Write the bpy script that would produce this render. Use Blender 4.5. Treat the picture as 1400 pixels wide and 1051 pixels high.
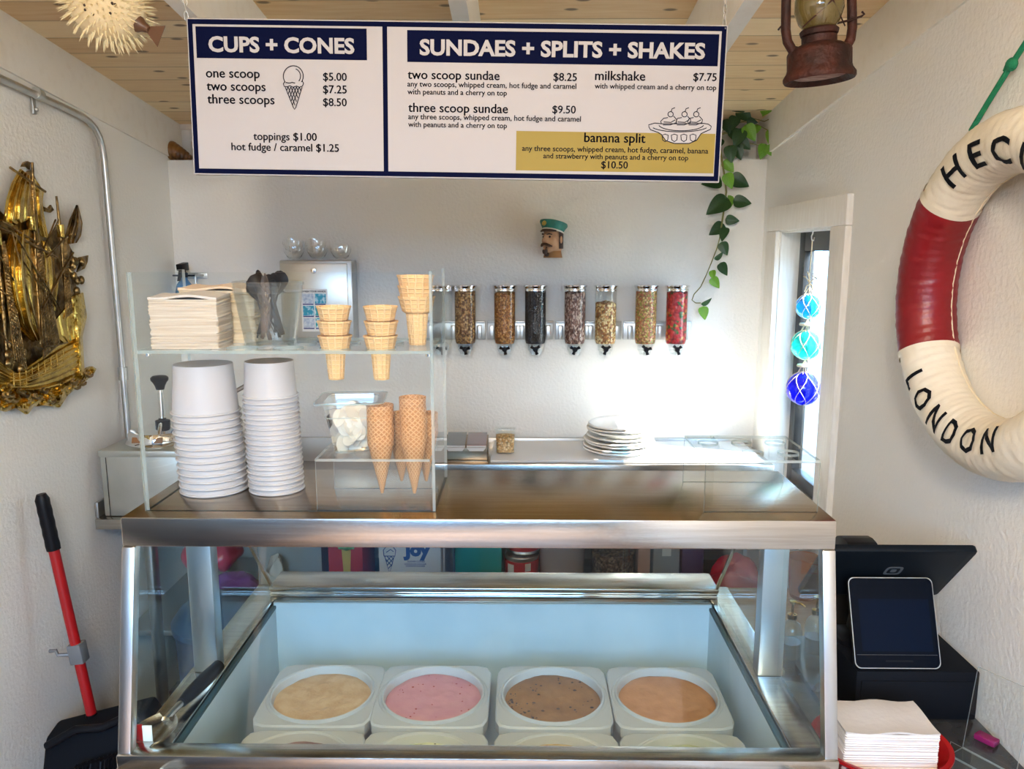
import bpy, bmesh, math, random
from mathutils import Vector, Matrix, noise
PI = math.pi
SC = bpy.context.scene
C = SC.collection
for o in list(bpy.data.objects): bpy.data.objects.remove(o)
R = random.Random(11)

# ------------------------------------------------------------------ camera
F = 1080.0
PITCH = math.atan(180.5 / F); YAW = math.atan(14 / F)
EYE = Vector((0, 0, 1.72))
cam = bpy.data.cameras.new('camera'); cam.sensor_width = 36; cam.lens = F / 1400 * 36
cam.clip_start = .02
co = bpy.data.objects.new('camera', cam); C.objects.link(co)
co.location = EYE; co.rotation_euler = (PI / 2 - PITCH, 0, YAW)
SC.camera = co
MR = Matrix.Rotation(YAW, 3, 'Z') @ Matrix.Rotation(PI / 2 - PITCH, 3, 'X')

# ------------------------------------------------------------------ sky, sun, daylight, exposure
SC.view_settings.view_transform = 'Standard'; SC.view_settings.look = 'None'
SC.view_settings.gamma = 1; SC.view_settings.use_curve_mapping = False
SC.view_settings.exposure = 1.4
SC.cycles.max_bounces = 14; SC.cycles.diffuse_bounces = 6; SC.cycles.glossy_bounces = 6
SC.cycles.transparent_max_bounces = 48; SC.cycles.transmission_bounces = 12
SC.cycles.caustics_reflective = False; SC.cycles.caustics_refractive = False
w = bpy.data.worlds.new('sky'); SC.world = w; w.use_nodes = True
nt = w.node_tree; bg = nt.nodes['Background']
bg.inputs[0].default_value = (.36, .63, 1.0, 1); bg.inputs[1].default_value = 5.2
sd = bpy.data.lights.new('sun', 'SUN'); sd.energy = 17; sd.angle = .009; sd.color = (1, .95, .86)
so = bpy.data.objects.new('sun', sd); C.objects.link(so)
so.rotation_euler = Vector((-.69, .25, -.67)).to_track_quat('-Z', 'Y').to_euler(); so.location = (6, 2, 6)
ld_ = bpy.data.lights.new('added_warm_fill', 'POINT'); ld_.energy = 44; ld_.color = (1, .86, .66); ld_.shadow_soft_size = .14   # added warm fill light behind the camera, no known lamp there
lo_ = bpy.data.objects.new('added_warm_fill', ld_); C.objects.link(lo_); lo_.location = (-.1, -.55, 2.35)
def portal(loc, rot, sx, sy):
    l = bpy.data.lights.new('daylight_portal', 'AREA'); l.shape = 'RECTANGLE'; l.size = sx; l.size_y = sy
    l.cycles.is_portal = True
    o = bpy.data.objects.new('daylight_portal', l); C.objects.link(o); o.location = loc; o.rotation_euler = rot
portal((-.25, -1.2, 1.15), (PI / 2, 0, PI), 2.0, 2.1)       # the open front of the shop behind the camera
portal((1.09, 2.72, 1.33), (PI / 2, 0, PI / 2), .52, .95)   # the side window

# ------------------------------------------------------------------ helpers
def V(*a): return Vector(a)
def ray(px, py): return MR @ Vector(((px - 700) / F, (525.5 - py) / F, -1))
def atY(px, py, y): d = ray(px, py); return EYE + d * (y / d.y)
def atX(px, py, x): d = ray(px, py); return EYE + d * (x / d.x)
def atZ(px, py, z): d = ray(px, py); return EYE + d * ((z - EYE.z) / d.z)

class MB:
    def __init__(s): s.v = []; s.f = []; s.m = []
    def add(s, vs, fs, m=0, mat=None):
        n = len(s.v)
        s.v += [(mat @ Vector(p)) if mat else Vector(p) for p in vs]
        s.f += [[i + n for i in f] for f in fs]; s.m += ([m] * len(fs) if isinstance(m, int) else m)
        return s
    def bmadd(s, bm, m=0, mat=None):
        bm.verts.index_update()
        s.add([v.co.copy() for v in bm.verts], [[v.index for v in f.verts] for f in bm.faces], m, mat); bm.free(); return s
    def box(s, x0, x1, y0, y1, z0, z1, bev=0, m=0, mat=None, seg=2):
        bm = bmesh.new(); bmesh.ops.create_cube(bm, size=1)
        for v in bm.verts:
            v.co = ((x0 + x1) / 2 + v.co.x * (x1 - x0), (y0 + y1) / 2 + v.co.y * (y1 - y0), (z0 + z1) / 2 + v.co.z * (z1 - z0))
        if bev: bmesh.ops.bevel(bm, geom=bm.edges[:], offset=bev, segments=seg, profile=.5, affect='EDGES')
        return s.bmadd(bm, m, mat)
    def prism(s, pts, ext, bev=0, m=0, mat=None):
        """closed polygon pts (3D) extruded along ext"""
        bm = bmesh.new(); vs = [bm.verts.new(p) for p in pts]; f = bm.faces.new(vs)
        r = bmesh.ops.extrude_face_region(bm, geom=[f])
        for e in r['geom']:
            if isinstance(e, bmesh.types.BMVert): e.co += Vector(ext)
        bmesh.ops.recalc_face_normals(bm, faces=bm.faces[:])
        if bev: bmesh.ops.bevel(bm, geom=bm.edges[:], offset=bev, segments=2, profile=.5, affect='EDGES')
        return s.bmadd(bm, m, mat)
    def loft(s, loops, cap0=False, cap1=False, m=0, closed=True, mat=None):
        n = len(loops[0]); vs = [p for l in loops for p in l]; fs = []
        for i in range(len(loops) - 1):
            for j in range(n if closed else n - 1):
                k = (j + 1) % n; fs.append([i * n + j, i * n + k, (i + 1) * n + k, (i + 1) * n + j])
        if cap0: fs.append(list(range(n))[::-1])
        if cap1: fs.append([(len(loops) - 1) * n + j for j in range(n)])
        return s.add(vs, fs, m, mat)
    def lathe(s, prof, seg=32, c=(0, 0, 0), m=0, mat=None, rf=None):
        loops = []; c = Vector(c)
        for r, z in prof:
            r = max(r, 1e-5)
            loops.append([c + Vector((r * (rf(2 * PI * j / seg, z) if rf else 1) * math.cos(2 * PI * j / seg), r * (rf(2 * PI * j / seg, z) if rf else 1) * math.sin(2 * PI * j / seg), z)) for j in range(seg)])
        return s.loft(loops, prof[0][0] > 1e-4 and prof[0] != prof[-1], prof[-1][0] > 1e-4 and prof[0] != prof[-1], m, True, mat)
    def tube(s, pts, r, seg=8, closed=False, m=0, mat=None):
        pts = [Vector(p) for p in pts]; n = len(pts); loops = []; up = None
        for i, p in enumerate(pts):
            a = pts[i - 1] if (i or closed) else p; b = pts[(i + 1) % n] if (i < n - 1 or closed) else p
            t = (b - a).normalized() if (b - a).length > 1e-9 else Vector((0, 0, 1))
            if up is None: up = t.orthogonal().normalized()
            up = (up - t * up.dot(t)); up = up.normalized() if up.length > 1e-6 else t.orthogonal().normalized()
            q = t.cross(up); rr = r[i] if isinstance(r, (list, tuple)) else r
            loops.append([p + (up * math.cos(2 * PI * j / seg) + q * math.sin(2 * PI * j / seg)) * rr for j in range(seg)])
        if closed: loops.append(loops[0])
        return s.loft(loops, not closed, not closed, m, True, mat)
    def sphere(s, c, r, seg=20, rings=12, m=0, mat=None):
        if not isinstance(r, (tuple, list)): r = (r, r, r)
        c = Vector(c); loops = []
        for i in range(rings + 1):
            a = -PI / 2 + PI * i / rings; k = max(math.cos(a), 1e-4)
            loops.append([c + Vector((r[0] * k * math.cos(2 * PI * j / seg), r[1] * k * math.sin(2 * PI * j / seg), r[2] * math.sin(a))) for j in range(seg)])
        return s.loft(loops, False, False, m, True, mat)
    def sheet(s, fn, nu, nv, th, m=0, mat=None):
        """closed sheet: fn(u,v)->point, th is the back offset vector"""
        g = [[Vector(fn(i / nu, j / nv)) for j in range(nv + 1)] for i in range(nu + 1)]; th = Vector(th)
        N = (nu + 1) * (nv + 1); vs = [p for r_ in g for p in r_]; vs += [p + th for p in vs]; fs = []
        ix = lambda i, j: i * (nv + 1) + j
        for i in range(nu):
            for j in range(nv):
                q = [ix(i, j), ix(i + 1, j), ix(i + 1, j + 1), ix(i, j + 1)]; fs.append(q); fs.append([N + k for k in q[::-1]])
        per = [ix(i, 0) for i in range(nu)] + [ix(nu, j) for j in range(nv)] + [ix(i, nv) for i in range(nu, 0, -1)] + [ix(0, j) for j in range(nv, 0, -1)]
        for a, b in zip(per, per[1:] + per[:1]): fs.append([b, a, N + a, N + b])
        return s.add(vs, fs, m, mat)
    def mesh(s, name, mats, smooth=True, angle=38, off=None, M=None, recalc=True):
        me = bpy.data.meshes.new(name); vs = s.v
        if off is not None: vs = [p - off for p in vs]
        if M is not None: vs = [M @ p for p in vs]
        me.from_pydata([tuple(p) for p in vs], [], s.f)
        if not isinstance(mats, (list, tuple)): mats = [mats]
        for q in mats: me.materials.append(q)
        me.polygons.foreach_set('material_index', s.m)
        if recalc:
            bm = bmesh.new(); bm.from_mesh(me); bmesh.ops.recalc_face_normals(bm, faces=bm.faces[:]); bm.to_mesh(me); bm.free()
        if smooth:
            me.polygons.foreach_set('use_smooth', [True] * len(me.polygons)); me.set_sharp_from_angle(angle=math.radians(angle))
        me.update(); return me
    def build(s, name, mats, parent=None, local=False, **k):
        """verts are in world space unless local; child meshes move into the parent's frame"""
        off = None; M = None
        if parent is not None and not local: M = wm(parent).inverted()
        o = bpy.data.objects.new(name, s.mesh(name, mats, M=M, **k)); C.objects.link(o)
        if parent is not None: o.parent = parent
        return o
def _each(s, name, mats, parent=None, **k):
    """every separate piece of this mesh becomes an object of its own"""
    p = list(range(len(s.v)))
    def fd(i):
        while p[i] != i: p[i] = p[p[i]]; i = p[i]
        return i
    for f in s.f:
        r_ = fd(f[0])
        for q in f[1:]: p[fd(q)] = r_
    gr = {}
    for f, m in zip(s.f, s.m): gr.setdefault(fd(f[0]), []).append((f, m))
    for fs in gr.values():
        ids = sorted({i for f, _ in fs for i in f}); mp = {i: n for n, i in enumerate(ids)}; b = MB()
        b.add([s.v[i] for i in ids], [[mp[i] for i in f] for f, _ in fs], [m for _, m in fs]); b.build(name, mats, parent, **k)
MB.each = _each
def wm(o):
    m = Matrix.LocRotScale(o.location, o.rotation_euler, o.scale)
    return wm(o.parent) @ m if o.parent else m
def tag(o, label=None, cat=None, group=None, kind=None):
    if label: o['label'] = label
    if cat: o['category'] = cat
    if group: o['group'] = group
    if kind: o['kind'] = kind
    return o
def thing(name, label, cat, loc=(0, 0, 0), rz=0, group=None, rot=None):
    o = bpy.data.objects.new(name, None); C.objects.link(o); o.empty_display_size = .05
    o.location = loc; o.rotation_euler = rot if rot is not None else (0, 0, rz)
    return tag(o, label, cat, group)
def solo(mb, name, mats, label, cat, loc, group=None, local=False, rot=None, **k):
    """a thing that is one mesh, its origin at loc"""
    me = mb.mesh(name, mats, off=None if local else Vector(loc), **k)
    o = bpy.data.objects.new(name, me); C.objects.link(o); o.location = loc
    if rot is not None: o.rotation_euler = rot
    return tag(o, label, cat, group)
def dup(src, loc, label, rot=None, group=None):
    r_ = src.copy(); C.objects.link(r_); r_.location = loc
    if rot is not None: r_.rotation_euler = rot
    r_['label'] = label
    if group: r_['group'] = group
    for ch in list(src.children):
        c = ch.copy(); C.objects.link(c); c.parent = r_
        for g in ch.children:
            d = g.copy(); C.objects.link(d); d.parent = c
    return r_
def struct(mb, name, mats, parent=None, **k):
    o = mb.build(name, mats, parent, **k)
    if parent is None: o['kind'] = 'structure'
    return o
ORD = ['topmost', 'second', 'third', 'fourth', 'fifth', 'sixth', 'seventh', 'eighth', 'ninth', 'tenth', 'eleventh', 'twelfth', 'thirteenth',
       'fourteenth', 'fifteenth', 'sixteenth', 'seventeenth', 'eighteenth', 'nineteenth', 'twentieth', 'twenty-first', 'twenty-second']
def rring(w_, h_, r_, z, n=6, c=(0, 0)):
    """rounded rectangle loop at height z"""
    out = []
    for k, (sx, sy) in enumerate(((1, 1), (-1, 1), (-1, -1), (1, -1))):
        for i in range(n):
            a = PI / 2 * k + PI / 2 * i / (n - 1)
            out.append(Vector((c[0] + sx * (w_ / 2 - r_) + r_ * math.cos(a), c[1] + sy * (h_ / 2 - r_) + r_ * math.sin(a), z)))
    return out
_tc = {}
def text_geom(s, bold=0.0, res=3):
    if (s, bold) in _tc: return _tc[(s, bold)]
    cu = bpy.data.curves.new('t', 'FONT'); cu.body = s; cu.offset = bold; cu.resolution_u = res; cu.size = 1
    ob = bpy.data.objects.new('t', cu); C.objects.link(ob)
    dg = bpy.context.evaluated_depsgraph_get(); ev = ob.evaluated_get(dg); me = ev.to_mesh()
    vs = [v.co.copy() for v in me.vertices]; fs = [list(p.vertices) for p in me.polygons]
    ev.to_mesh_clear(); bpy.data.objects.remove(ob); bpy.data.curves.remove(cu)
    _tc[(s, bold)] = (vs, fs); return vs, fs
def ribbon(mb, pts, wd, fn, m=0, closed=False):
    """a drawn line of width wd through 2D pts, mapped into space by fn(x,y)"""
    n = len(pts); vs = []; fs = []
    for i in range(n):
        a = pts[i - 1] if (i or closed) else pts[i]; b = pts[(i + 1) % n] if (i < n - 1 or closed) else pts[i]
        dx, dy = b[0] - a[0], b[1] - a[1]; l = math.hypot(dx, dy) or 1
        nx, ny = -dy / l * wd / 2, dx / l * wd / 2
        vs += [fn(pts[i][0] + nx, pts[i][1] + ny), fn(pts[i][0] - nx, pts[i][1] - ny)]
    for i in range(n if closed else n - 1):
        k = (i + 1) % n; fs.append([2 * i, 2 * i + 1, 2 * k + 1, 2 * k])
    mb.add(vs, fs, m)

# ------------------------------------------------------------------ materials
def newmat(name):
    m = bpy.data.materials.new(name); m.use_nodes = True; nt = m.node_tree
    return m, nt, nt.nodes['Principled BSDF']
def N(nt, typ, **k):
    n = nt.nodes.new(typ)
    for a, b in k.items():
        if a.startswith('i'):
            n.inputs[int(a[1:])].default_value = b
        else: setattr(n, a, b)
    return n
def coords(nt, scale=(1, 1, 1)):
    t = N(nt, 'ShaderNodeTexCoord'); mp = N(nt, 'ShaderNodeMapping'); mp.inputs['Scale'].default_value = scale
    nt.links.new(t.outputs['Object'], mp.inputs[0]); return mp.outputs[0]
def ramp(nt, fac, stops):
    r_ = N(nt, 'ShaderNodeValToRGB'); e = r_.color_ramp.elements
    while len(e) < len(stops): e.new(.5)
    for q, (p, c) in zip(e, stops): q.position = p; q.color = (*c, 1)
    nt.links.new(fac, r_.inputs[0]); return r_.outputs[0]
def mat(name, col, rough=.5, metal=0, col2=None, ns=20, lo=.35, hi=.65, stretch=(1, 1, 1), bump=0, bs=60, bstretch=(1, 1, 1), bd=.01, coat=0, emit=0, sss=0, spec=.5, detail=4):
    m, nt, b = newmat(name); L = nt.links
    b.inputs['Base Color'].default_value = (*col, 1); b.inputs['Roughness'].default_value = rough; b.inputs['Metallic'].default_value = metal
    b.inputs['Coat Weight'].default_value = coat; b.inputs['Specular IOR Level'].default_value = spec
    if sss:
        b.inputs['Subsurface Weight'].default_value = sss; b.inputs['Subsurface Radius'].default_value = (.01, .01, .01)
    if col2:
        n = N(nt, 'ShaderNodeTexNoise'); n.inputs['Scale'].default_value = ns; n.inputs['Detail'].default_value = detail
        L.new(coords(nt, stretch), n.inputs['Vector']); L.new(ramp(nt, n.outputs['Fac'], [(lo, col), (hi, col2)]), b.inputs['Base Color'])
    if bump:
        n = N(nt, 'ShaderNodeTexNoise'); n.inputs['Scale'].default_value = bs; n.inputs['Detail'].default_value = 3
        L.new(coords(nt, bstretch), n.inputs['Vector'])
        bp = N(nt, 'ShaderNodeBump'); bp.inputs['Strength'].default_value = bump; bp.inputs['Distance'].default_value = bd
        L.new(n.outputs['Fac'], bp.inputs['Height']); L.new(bp.outputs[0], b.inputs['Normal'])
    if emit:
        b.inputs['Emission Color'].default_value = (*col, 1); b.inputs['Emission Strength'].default_value = emit
    return m
def clear(name, tint=(.97, .985, .98), ior=1.47, rough=0.0, body=0, bodycol=(.9, .95, .95), gloss=(1, 1, 1), scale=1.0):
    """clear plastic or glass: tinted transparency with a fresnel reflection; body adds a little milky scatter"""
    m = bpy.data.materials.new(name); m.use_nodes = True; nt = m.node_tree; nt.nodes.clear(); L = nt.links
    out = N(nt, 'ShaderNodeOutputMaterial'); tr = N(nt, 'ShaderNodeBsdfTransparent'); tr.inputs[0].default_value = (*tint, 1)
    gl = N(nt, 'ShaderNodeBsdfGlossy'); gl.inputs['Color'].default_value = (*gloss, 1); gl.inputs['Roughness'].default_value = rough
    # Schlick reflection on the outward faces only (thin clear walls)
    r0 = ((ior - 1) / (ior + 1)) ** 2
    lw = N(nt, 'ShaderNodeLayerWeight'); lw.inputs[0].default_value = .5
    pw = N(nt, 'ShaderNodeMath', operation='POWER'); pw.inputs[1].default_value = 5; L.new(lw.outputs['Facing'], pw.inputs[0])
    ma = N(nt, 'ShaderNodeMath', operation='MULTIPLY_ADD'); ma.inputs[1].default_value = 1 - r0; ma.inputs[2].default_value = r0 * 1.6; L.new(pw.outputs[0], ma.inputs[0])
    ge = N(nt, 'ShaderNodeNewGeometry'); iv = N(nt, 'ShaderNodeMath', operation='SUBTRACT'); iv.inputs[0].default_value = 1; L.new(ge.outputs['Backfacing'], iv.inputs[1])
    ml = N(nt, 'ShaderNodeMath', operation='MULTIPLY'); L.new(ma.outputs[0], ml.inputs[0]); L.new(iv.outputs[0], ml.inputs[1])
    mul = N(nt, 'ShaderNodeMath', operation='MULTIPLY', use_clamp=True); mul.inputs[1].default_value = scale; L.new(ml.outputs[0], mul.inputs[0])
    base = tr.outputs[0]
    if body:
        df = N(nt, 'ShaderNodeBsdfDiffuse'); df.inputs[0].default_value = (*bodycol, 1)
        tl = N(nt, 'ShaderNodeBsdfTranslucent'); tl.inputs[0].default_value = (*bodycol, 1)
        ad = N(nt, 'ShaderNodeMixShader'); ad.inputs[0].default_value = .5; L.new(df.outputs[0], ad.inputs[1]); L.new(tl.outputs[0], ad.inputs[2])
        mx = N(nt, 'ShaderNodeMixShader'); mx.inputs[0].default_value = body; L.new(base, mx.inputs[1]); L.new(ad.outputs[0], mx.inputs[2]); base = mx.outputs[0]
    mx = N(nt, 'ShaderNodeMixShader'); L.new(mul.outputs[0], mx.inputs[0]); L.new(base, mx.inputs[1]); L.new(gl.outputs[0], mx.inputs[2])
    L.new(mx.outputs[0], out.inputs[0]); return m
def granular(name, cols, scale=220, stretch=(1, 1, 1), rough=.6, bump=.8, dark=.35):
    """loose bits: voronoi cells each with a colour from cols, dark between them"""
    m, nt, b = newmat(name); L = nt.links; b.inputs['Roughness'].default_value = rough
    v = N(nt, 'ShaderNodeTexVoronoi'); v.inputs['Scale'].default_value = scale; L.new(coords(nt, stretch), v.inputs['Vector'])
    sp = N(nt, 'ShaderNodeSeparateColor'); L.new(v.outputs['Color'], sp.inputs[0])
    r_ = N(nt, 'ShaderNodeValToRGB'); r_.color_ramp.interpolation = 'CONSTANT'; e = r_.color_ramp.elements
    while len(e) < len(cols): e.new(.5)
    for i, c in enumerate(cols): e[i].position = i / len(cols); e[i].color = (*c, 1)
    L.new(sp.outputs[0], r_.inputs[0])
    mx = N(nt, 'ShaderNodeMix', data_type='RGBA'); mx.blend_type = 'MIX'
    d = N(nt, 'ShaderNodeMath', operation='MULTIPLY'); d.inputs[1].default_value = 1.0; L.new(v.outputs['Distance'], d.inputs[0])
    rr = ramp(nt, d.outputs[0], [(.5, (0, 0, 0)), (.85, (1, 1, 1))]); L.new(rr, mx.inputs[0])
    L.new(r_.outputs[0], mx.inputs[6]); mx.inputs[7].default_value = (*[c * dark for c in cols[0]], 1)
    L.new(mx.outputs[2], b.inputs['Base Color'])
    bp = N(nt, 'ShaderNodeBump'); bp.invert = True; bp.inputs['Strength'].default_value = bump; bp.inputs['Distance'].default_value = .004
    L.new(v.outputs['Distance'], bp.inputs['Height']); L.new(bp.outputs[0], b.inputs['Normal'])
    return m
def planks(name, axis_w, width, cols, long_axis, groove=.03, knots=True, rough=.5, bump=.4):
    m, nt, b = newmat(name); L = nt.links; b.inputs['Roughness'].default_value = rough
    t = N(nt, 'ShaderNodeTexCoord'); sx = N(nt, 'ShaderNodeSeparateXYZ'); L.new(t.outputs['Object'], sx.inputs[0])
    dv = N(nt, 'ShaderNodeMath', operation='DIVIDE'); dv.inputs[1].default_value = width; L.new(sx.outputs[axis_w], dv.inputs[0])
    fl = N(nt, 'ShaderNodeMath', operation='FLOOR'); L.new(dv.outputs[0], fl.inputs[0])
    fr = N(nt, 'ShaderNodeMath', operation='FRACT'); L.new(dv.outputs[0], fr.inputs[0])
    wn = N(nt, 'ShaderNodeTexWhiteNoise', noise_dimensions='1D'); L.new(fl.outputs[0], wn.inputs['W'])
    cb = N(nt, 'ShaderNodeCombineXYZ'); sh = N(nt, 'ShaderNodeMath', operation='MULTIPLY_ADD'); sh.inputs[1].default_value = 7.0
    L.new(fl.outputs[0], sh.inputs[0]); L.new(sx.outputs[long_axis], sh.inputs[2])
    sl = N(nt, 'ShaderNodeMath', operation='MULTIPLY'); sl.inputs[1].default_value = .1; L.new(sh.outputs[0], sl.inputs[0])
    L.new(sl.outputs[0], cb.inputs[0]); L.new(sx.outputs[axis_w], cb.inputs[1])
    gr = N(nt, 'ShaderNodeTexNoise'); gr.inputs['Scale'].default_value = 60; gr.inputs['Detail'].default_value = 5; gr.inputs['Distortion'].default_value = .6; L.new(cb.outputs[0], gr.inputs['Vector'])
    ml = N(nt, 'ShaderNodeMath', operation='MULTIPLY'); ml.inputs[1].default_value = .5; L.new(wn.outputs['Value'], ml.inputs[0])
    ad = N(nt, 'ShaderNodeMath', operation='MULTIPLY_ADD'); ad.inputs[1].default_value = .55; L.new(gr.outputs['Fac'], ad.inputs[0]); L.new(ml.outputs[0], ad.inputs[2])
    col = ramp(nt, ad.outputs[0], [(.2, cols[0]), (.5, cols[1]), (.8, cols[2])])
    if knots:
        cb2 = N(nt, 'ShaderNodeCombineXYZ'); s2 = N(nt, 'ShaderNodeMath', operation='MULTIPLY'); s2.inputs[1].default_value = .45; L.new(sh.outputs[0], s2.inputs[0])
        L.new(s2.outputs[0], cb2.inputs[0]); L.new(sx.outputs[axis_w], cb2.inputs[1])
        vo = N(nt, 'ShaderNodeTexVoronoi', voronoi_dimensions='2D'); vo.inputs['Scale'].default_value = 9; L.new(cb2.outputs[0], vo.inputs['Vector'])
        kr = ramp(nt, vo.outputs['Distance'], [(.05, (1, 1, 1)), (.09, (0, 0, 0))])
        mx = N(nt, 'ShaderNodeMix', data_type='RGBA'); L.new(kr, mx.inputs[0]); L.new(col, mx.inputs[6]); mx.inputs[7].default_value = (*[c * .3 for c in cols[0]], 1); col = mx.outputs[2]
    # groove between the boards
    pp = N(nt, 'ShaderNodeMath', operation='PINGPONG'); pp.inputs[1].default_value = .5; L.new(fr.outputs[0], pp.inputs[0])
    gv = ramp(nt, pp.outputs[0], [(0.0, (0, 0, 0)), (groove, (1, 1, 1))])
    mx = N(nt, 'ShaderNodeMix', data_type='RGBA'); L.new(gv, mx.inputs[0]); mx.inputs[6].default_value = (*[c * .5 for c in cols[0]], 1); L.new(col, mx.inputs[7])
    L.new(mx.outputs[2], b.inputs['Base Color'])
    bp = N(nt, 'ShaderNodeBump'); bp.inputs['Strength'].default_value = bump; bp.inputs['Distance'].default_value = .004
    L.new(gv, bp.inputs['Height']); L.new(bp.outputs[0], b.inputs['Normal'])
    return m
def waffle(name, c1, c2, n, k, diag=True, w_=.22):
    """pressed wafer grid around the object's own z axis"""
    m, nt, b = newmat(name); L = nt.links; b.inputs['Roughness'].default_value = .6
    t = N(nt, 'ShaderNodeTexCoord'); sx = N(nt, 'ShaderNodeSeparateXYZ'); L.new(t.outputs['Object'], sx.inputs[0])
    at = N(nt, 'ShaderNodeMath', operation='ARCTAN2'); L.new(sx.outputs[1], at.inputs[0]); L.new(sx.outputs[0], at.inputs[1])
    an = N(nt, 'ShaderNodeMath', operation='MULTIPLY'); an.inputs[1].default_value = n / (2 * PI); L.new(at.outputs[0], an.inputs[0])
    hs = []
    for sg in (1, -1):
        z = N(nt, 'ShaderNodeMath', operation='MULTIPLY'); z.inputs[1].default_value = k * sg; L.new(sx.outputs[2], z.inputs[0])
        a = N(nt, 'ShaderNodeMath', operation='ADD'); L.new(z.outputs[0], a.inputs[1])
        if diag or sg == 1: L.new(an.outputs[0], a.inputs[0])
        if not diag and sg == 1: z.inputs[1].default_value = 0
        f = N(nt, 'ShaderNodeMath', operation='FRACT'); L.new(a.outputs[0], f.inputs[0])
        p = N(nt, 'ShaderNodeMath', operation='PINGPONG'); p.inputs[1].default_value = .5; L.new(f.outputs[0], p.inputs[0])
        s_ = N(nt, 'ShaderNodeMapRange'); s_.inputs[1].default_value = w_ * .4; s_.inputs[2].default_value = w_; L.new(p.outputs[0], s_.inputs[0]); hs.append(s_.outputs[0])
    mn = N(nt, 'ShaderNodeMath', operation='MINIMUM'); L.new(hs[0], mn.inputs[0]); L.new(hs[1], mn.inputs[1])
    no = N(nt, 'ShaderNodeTexNoise'); no.inputs['Scale'].default_value = 25; L.new(t.outputs['Object'], no.inputs['Vector'])
    mu = N(nt, 'ShaderNodeMath', operation='MULTIPLY_ADD'); mu.inputs[1].default_value = .7; L.new(mn.outputs[0], mu.inputs[0])
    n2 = N(nt, 'ShaderNodeMath', operation='MULTIPLY'); n2.inputs[1].default_value = .5; L.new(no.outputs['Fac'], n2.inputs[0]); L.new(n2.outputs[0], mu.inputs[2])
    L.new(ramp(nt, mu.outputs[0], [(.15, c2), (.9, c1)]), b.inputs['Base Color'])
    bp = N(nt, 'ShaderNodeBump'); bp.invert = True; bp.inputs['Strength'].default_value = .8; bp.inputs['Distance'].default_value = .0015
    L.new(mn.outputs[0], bp.inputs['Height']); L.new(bp.outputs[0], b.inputs['Normal'])
    return m

M_wall = mat('orange_peel_wall', (.86, .845, .80), .75, bump=.5, bs=85, bd=.005)
M_trim = mat('white_painted_trim', (.88, .85, .78), .45, col2=(.82, .78, .70), ns=14, stretch=(8, 8, 1))
M_beam = mat('white_painted_beam', (.87, .84, .77), .6, col2=(.82, .78, .70), ns=30, lo=.5, hi=.8, bump=.15, bs=40)
M_ceil = planks('knotty_pine_ceiling', 1, .121, ((.74, .50, .25), (.87, .66, .38), (.94, .77, .50)), 0)
M_floor = granular('speckled_brown_floor', ((.16, .09, .055), (.30, .17, .09), (.10, .06, .05), (.22, .13, .08), (.35, .22, .14)), 60, rough=.45, bump=.1, dark=.6)
M_ss = mat('brushed_stainless', (.45, .42, .38), .17, 1, col2=(.55, .52, .48), ns=6, stretch=(1, 30, 30), bump=.06, bs=40, bstretch=(1.5, 60, 60), bd=.002)
M_ssv = mat('brushed_stainless_post', (.52, .51, .49), .3, 1, bump=.05, bs=40, bstretch=(60, 60, 1.5), bd=.002)
M_sst = mat('stainless_top_reflection_brown', (.36, .27, .17), .2, 1, col2=(.43, .34, .23), ns=5, stretch=(1, 30, 30), bump=.04, bs=40, bstretch=(1.5, 60, 60), bd=.002)  # brown of the reflected room put into the steel colour of the shelf top
M_brn = mat('smoky_stainless', (.26, .20, .14), .3, 1)
M_ssd = mat('dull_stainless', (.46, .45, .43), .38, 1, col2=(.56, .55, .52), ns=5)
M_chrome = mat('chrome', (.85, .85, .85), .07, 1)
M_galv = mat('galvanised_steel', (.52, .53, .51), .38, 1, col2=(.62, .62, .6), ns=20)
M_black = mat('black_plastic', (.006, .006, .008), .4, spec=.15)
M_blackm = mat('matt_black', (.006, .007, .010), .65, spec=.1)
M_screen = mat('dark_screen_glass', (.002, .004, .009), .12, spec=.1)
M_navy = mat('navy_print', (.001, .003, .026), .7, spec=.06)
M_signw = mat('sign_white', (.44, .43, .45), .6, spec=.3)
M_gold = mat('mustard_print', (.30, .225, .045), .6, spec=.3)
M_ink = mat('dark_navy_ink', (.005, .007, .02), .7, spec=.2)
M_white = mat('white_plastic', (.72, .72, .73), .32)
M_paper = mat('white_paper', (.90, .88, .86), .8)
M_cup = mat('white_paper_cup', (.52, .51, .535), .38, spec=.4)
M_napk = mat('white_napkin', (.58, .55, .525), .9, bump=.3, bs=70, bd=.004)
M_napl = mat('stacked_napkin_edges', (.50, .42, .33), .9, col2=(.62, .56, .48), ns=8, stretch=(1, 1, 40), bump=.5, bs=10, bstretch=(1, 1, 45), bd=.004)
M_acr = clear('clear_acrylic', (.985, .995, .99), 1.46, scale=.7)
M_acre = clear('polished_acrylic_edge', (.75, .86, .85), 1.5, .08, body=.42, bodycol=(.82, .92, .92))
M_glass = clear('green_tinted_glass', (.93, .98, .98), 1.5, scale=.5)
M_glasse = clear('glass_edge_green', (.25, .5, .47), 1.5, .05, body=.5, bodycol=(.25, .5, .48))
M_clear = clear('clear_plastic', (.955, .965, .965), 1.55, scale=2.0)
M_deli = clear('cloudy_plastic', (.90, .92, .93), 1.5, .05, body=.045)
M_win = clear('window_glass', (.97, .98, .97), 1.5)
M_wood = mat('shelf_wood', (.52, .36, .18), .55, col2=(.40, .26, .12), ns=12, stretch=(1, 12, 12))
M_red = mat('red_plastic', (.36, .006, .008), .35)
M_brass = mat('antique_brass', (.66, .47, .12), .25, 1, col2=(.24, .15, .045), ns=22, lo=.48, hi=.8, bump=.25, bs=60)
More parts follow.
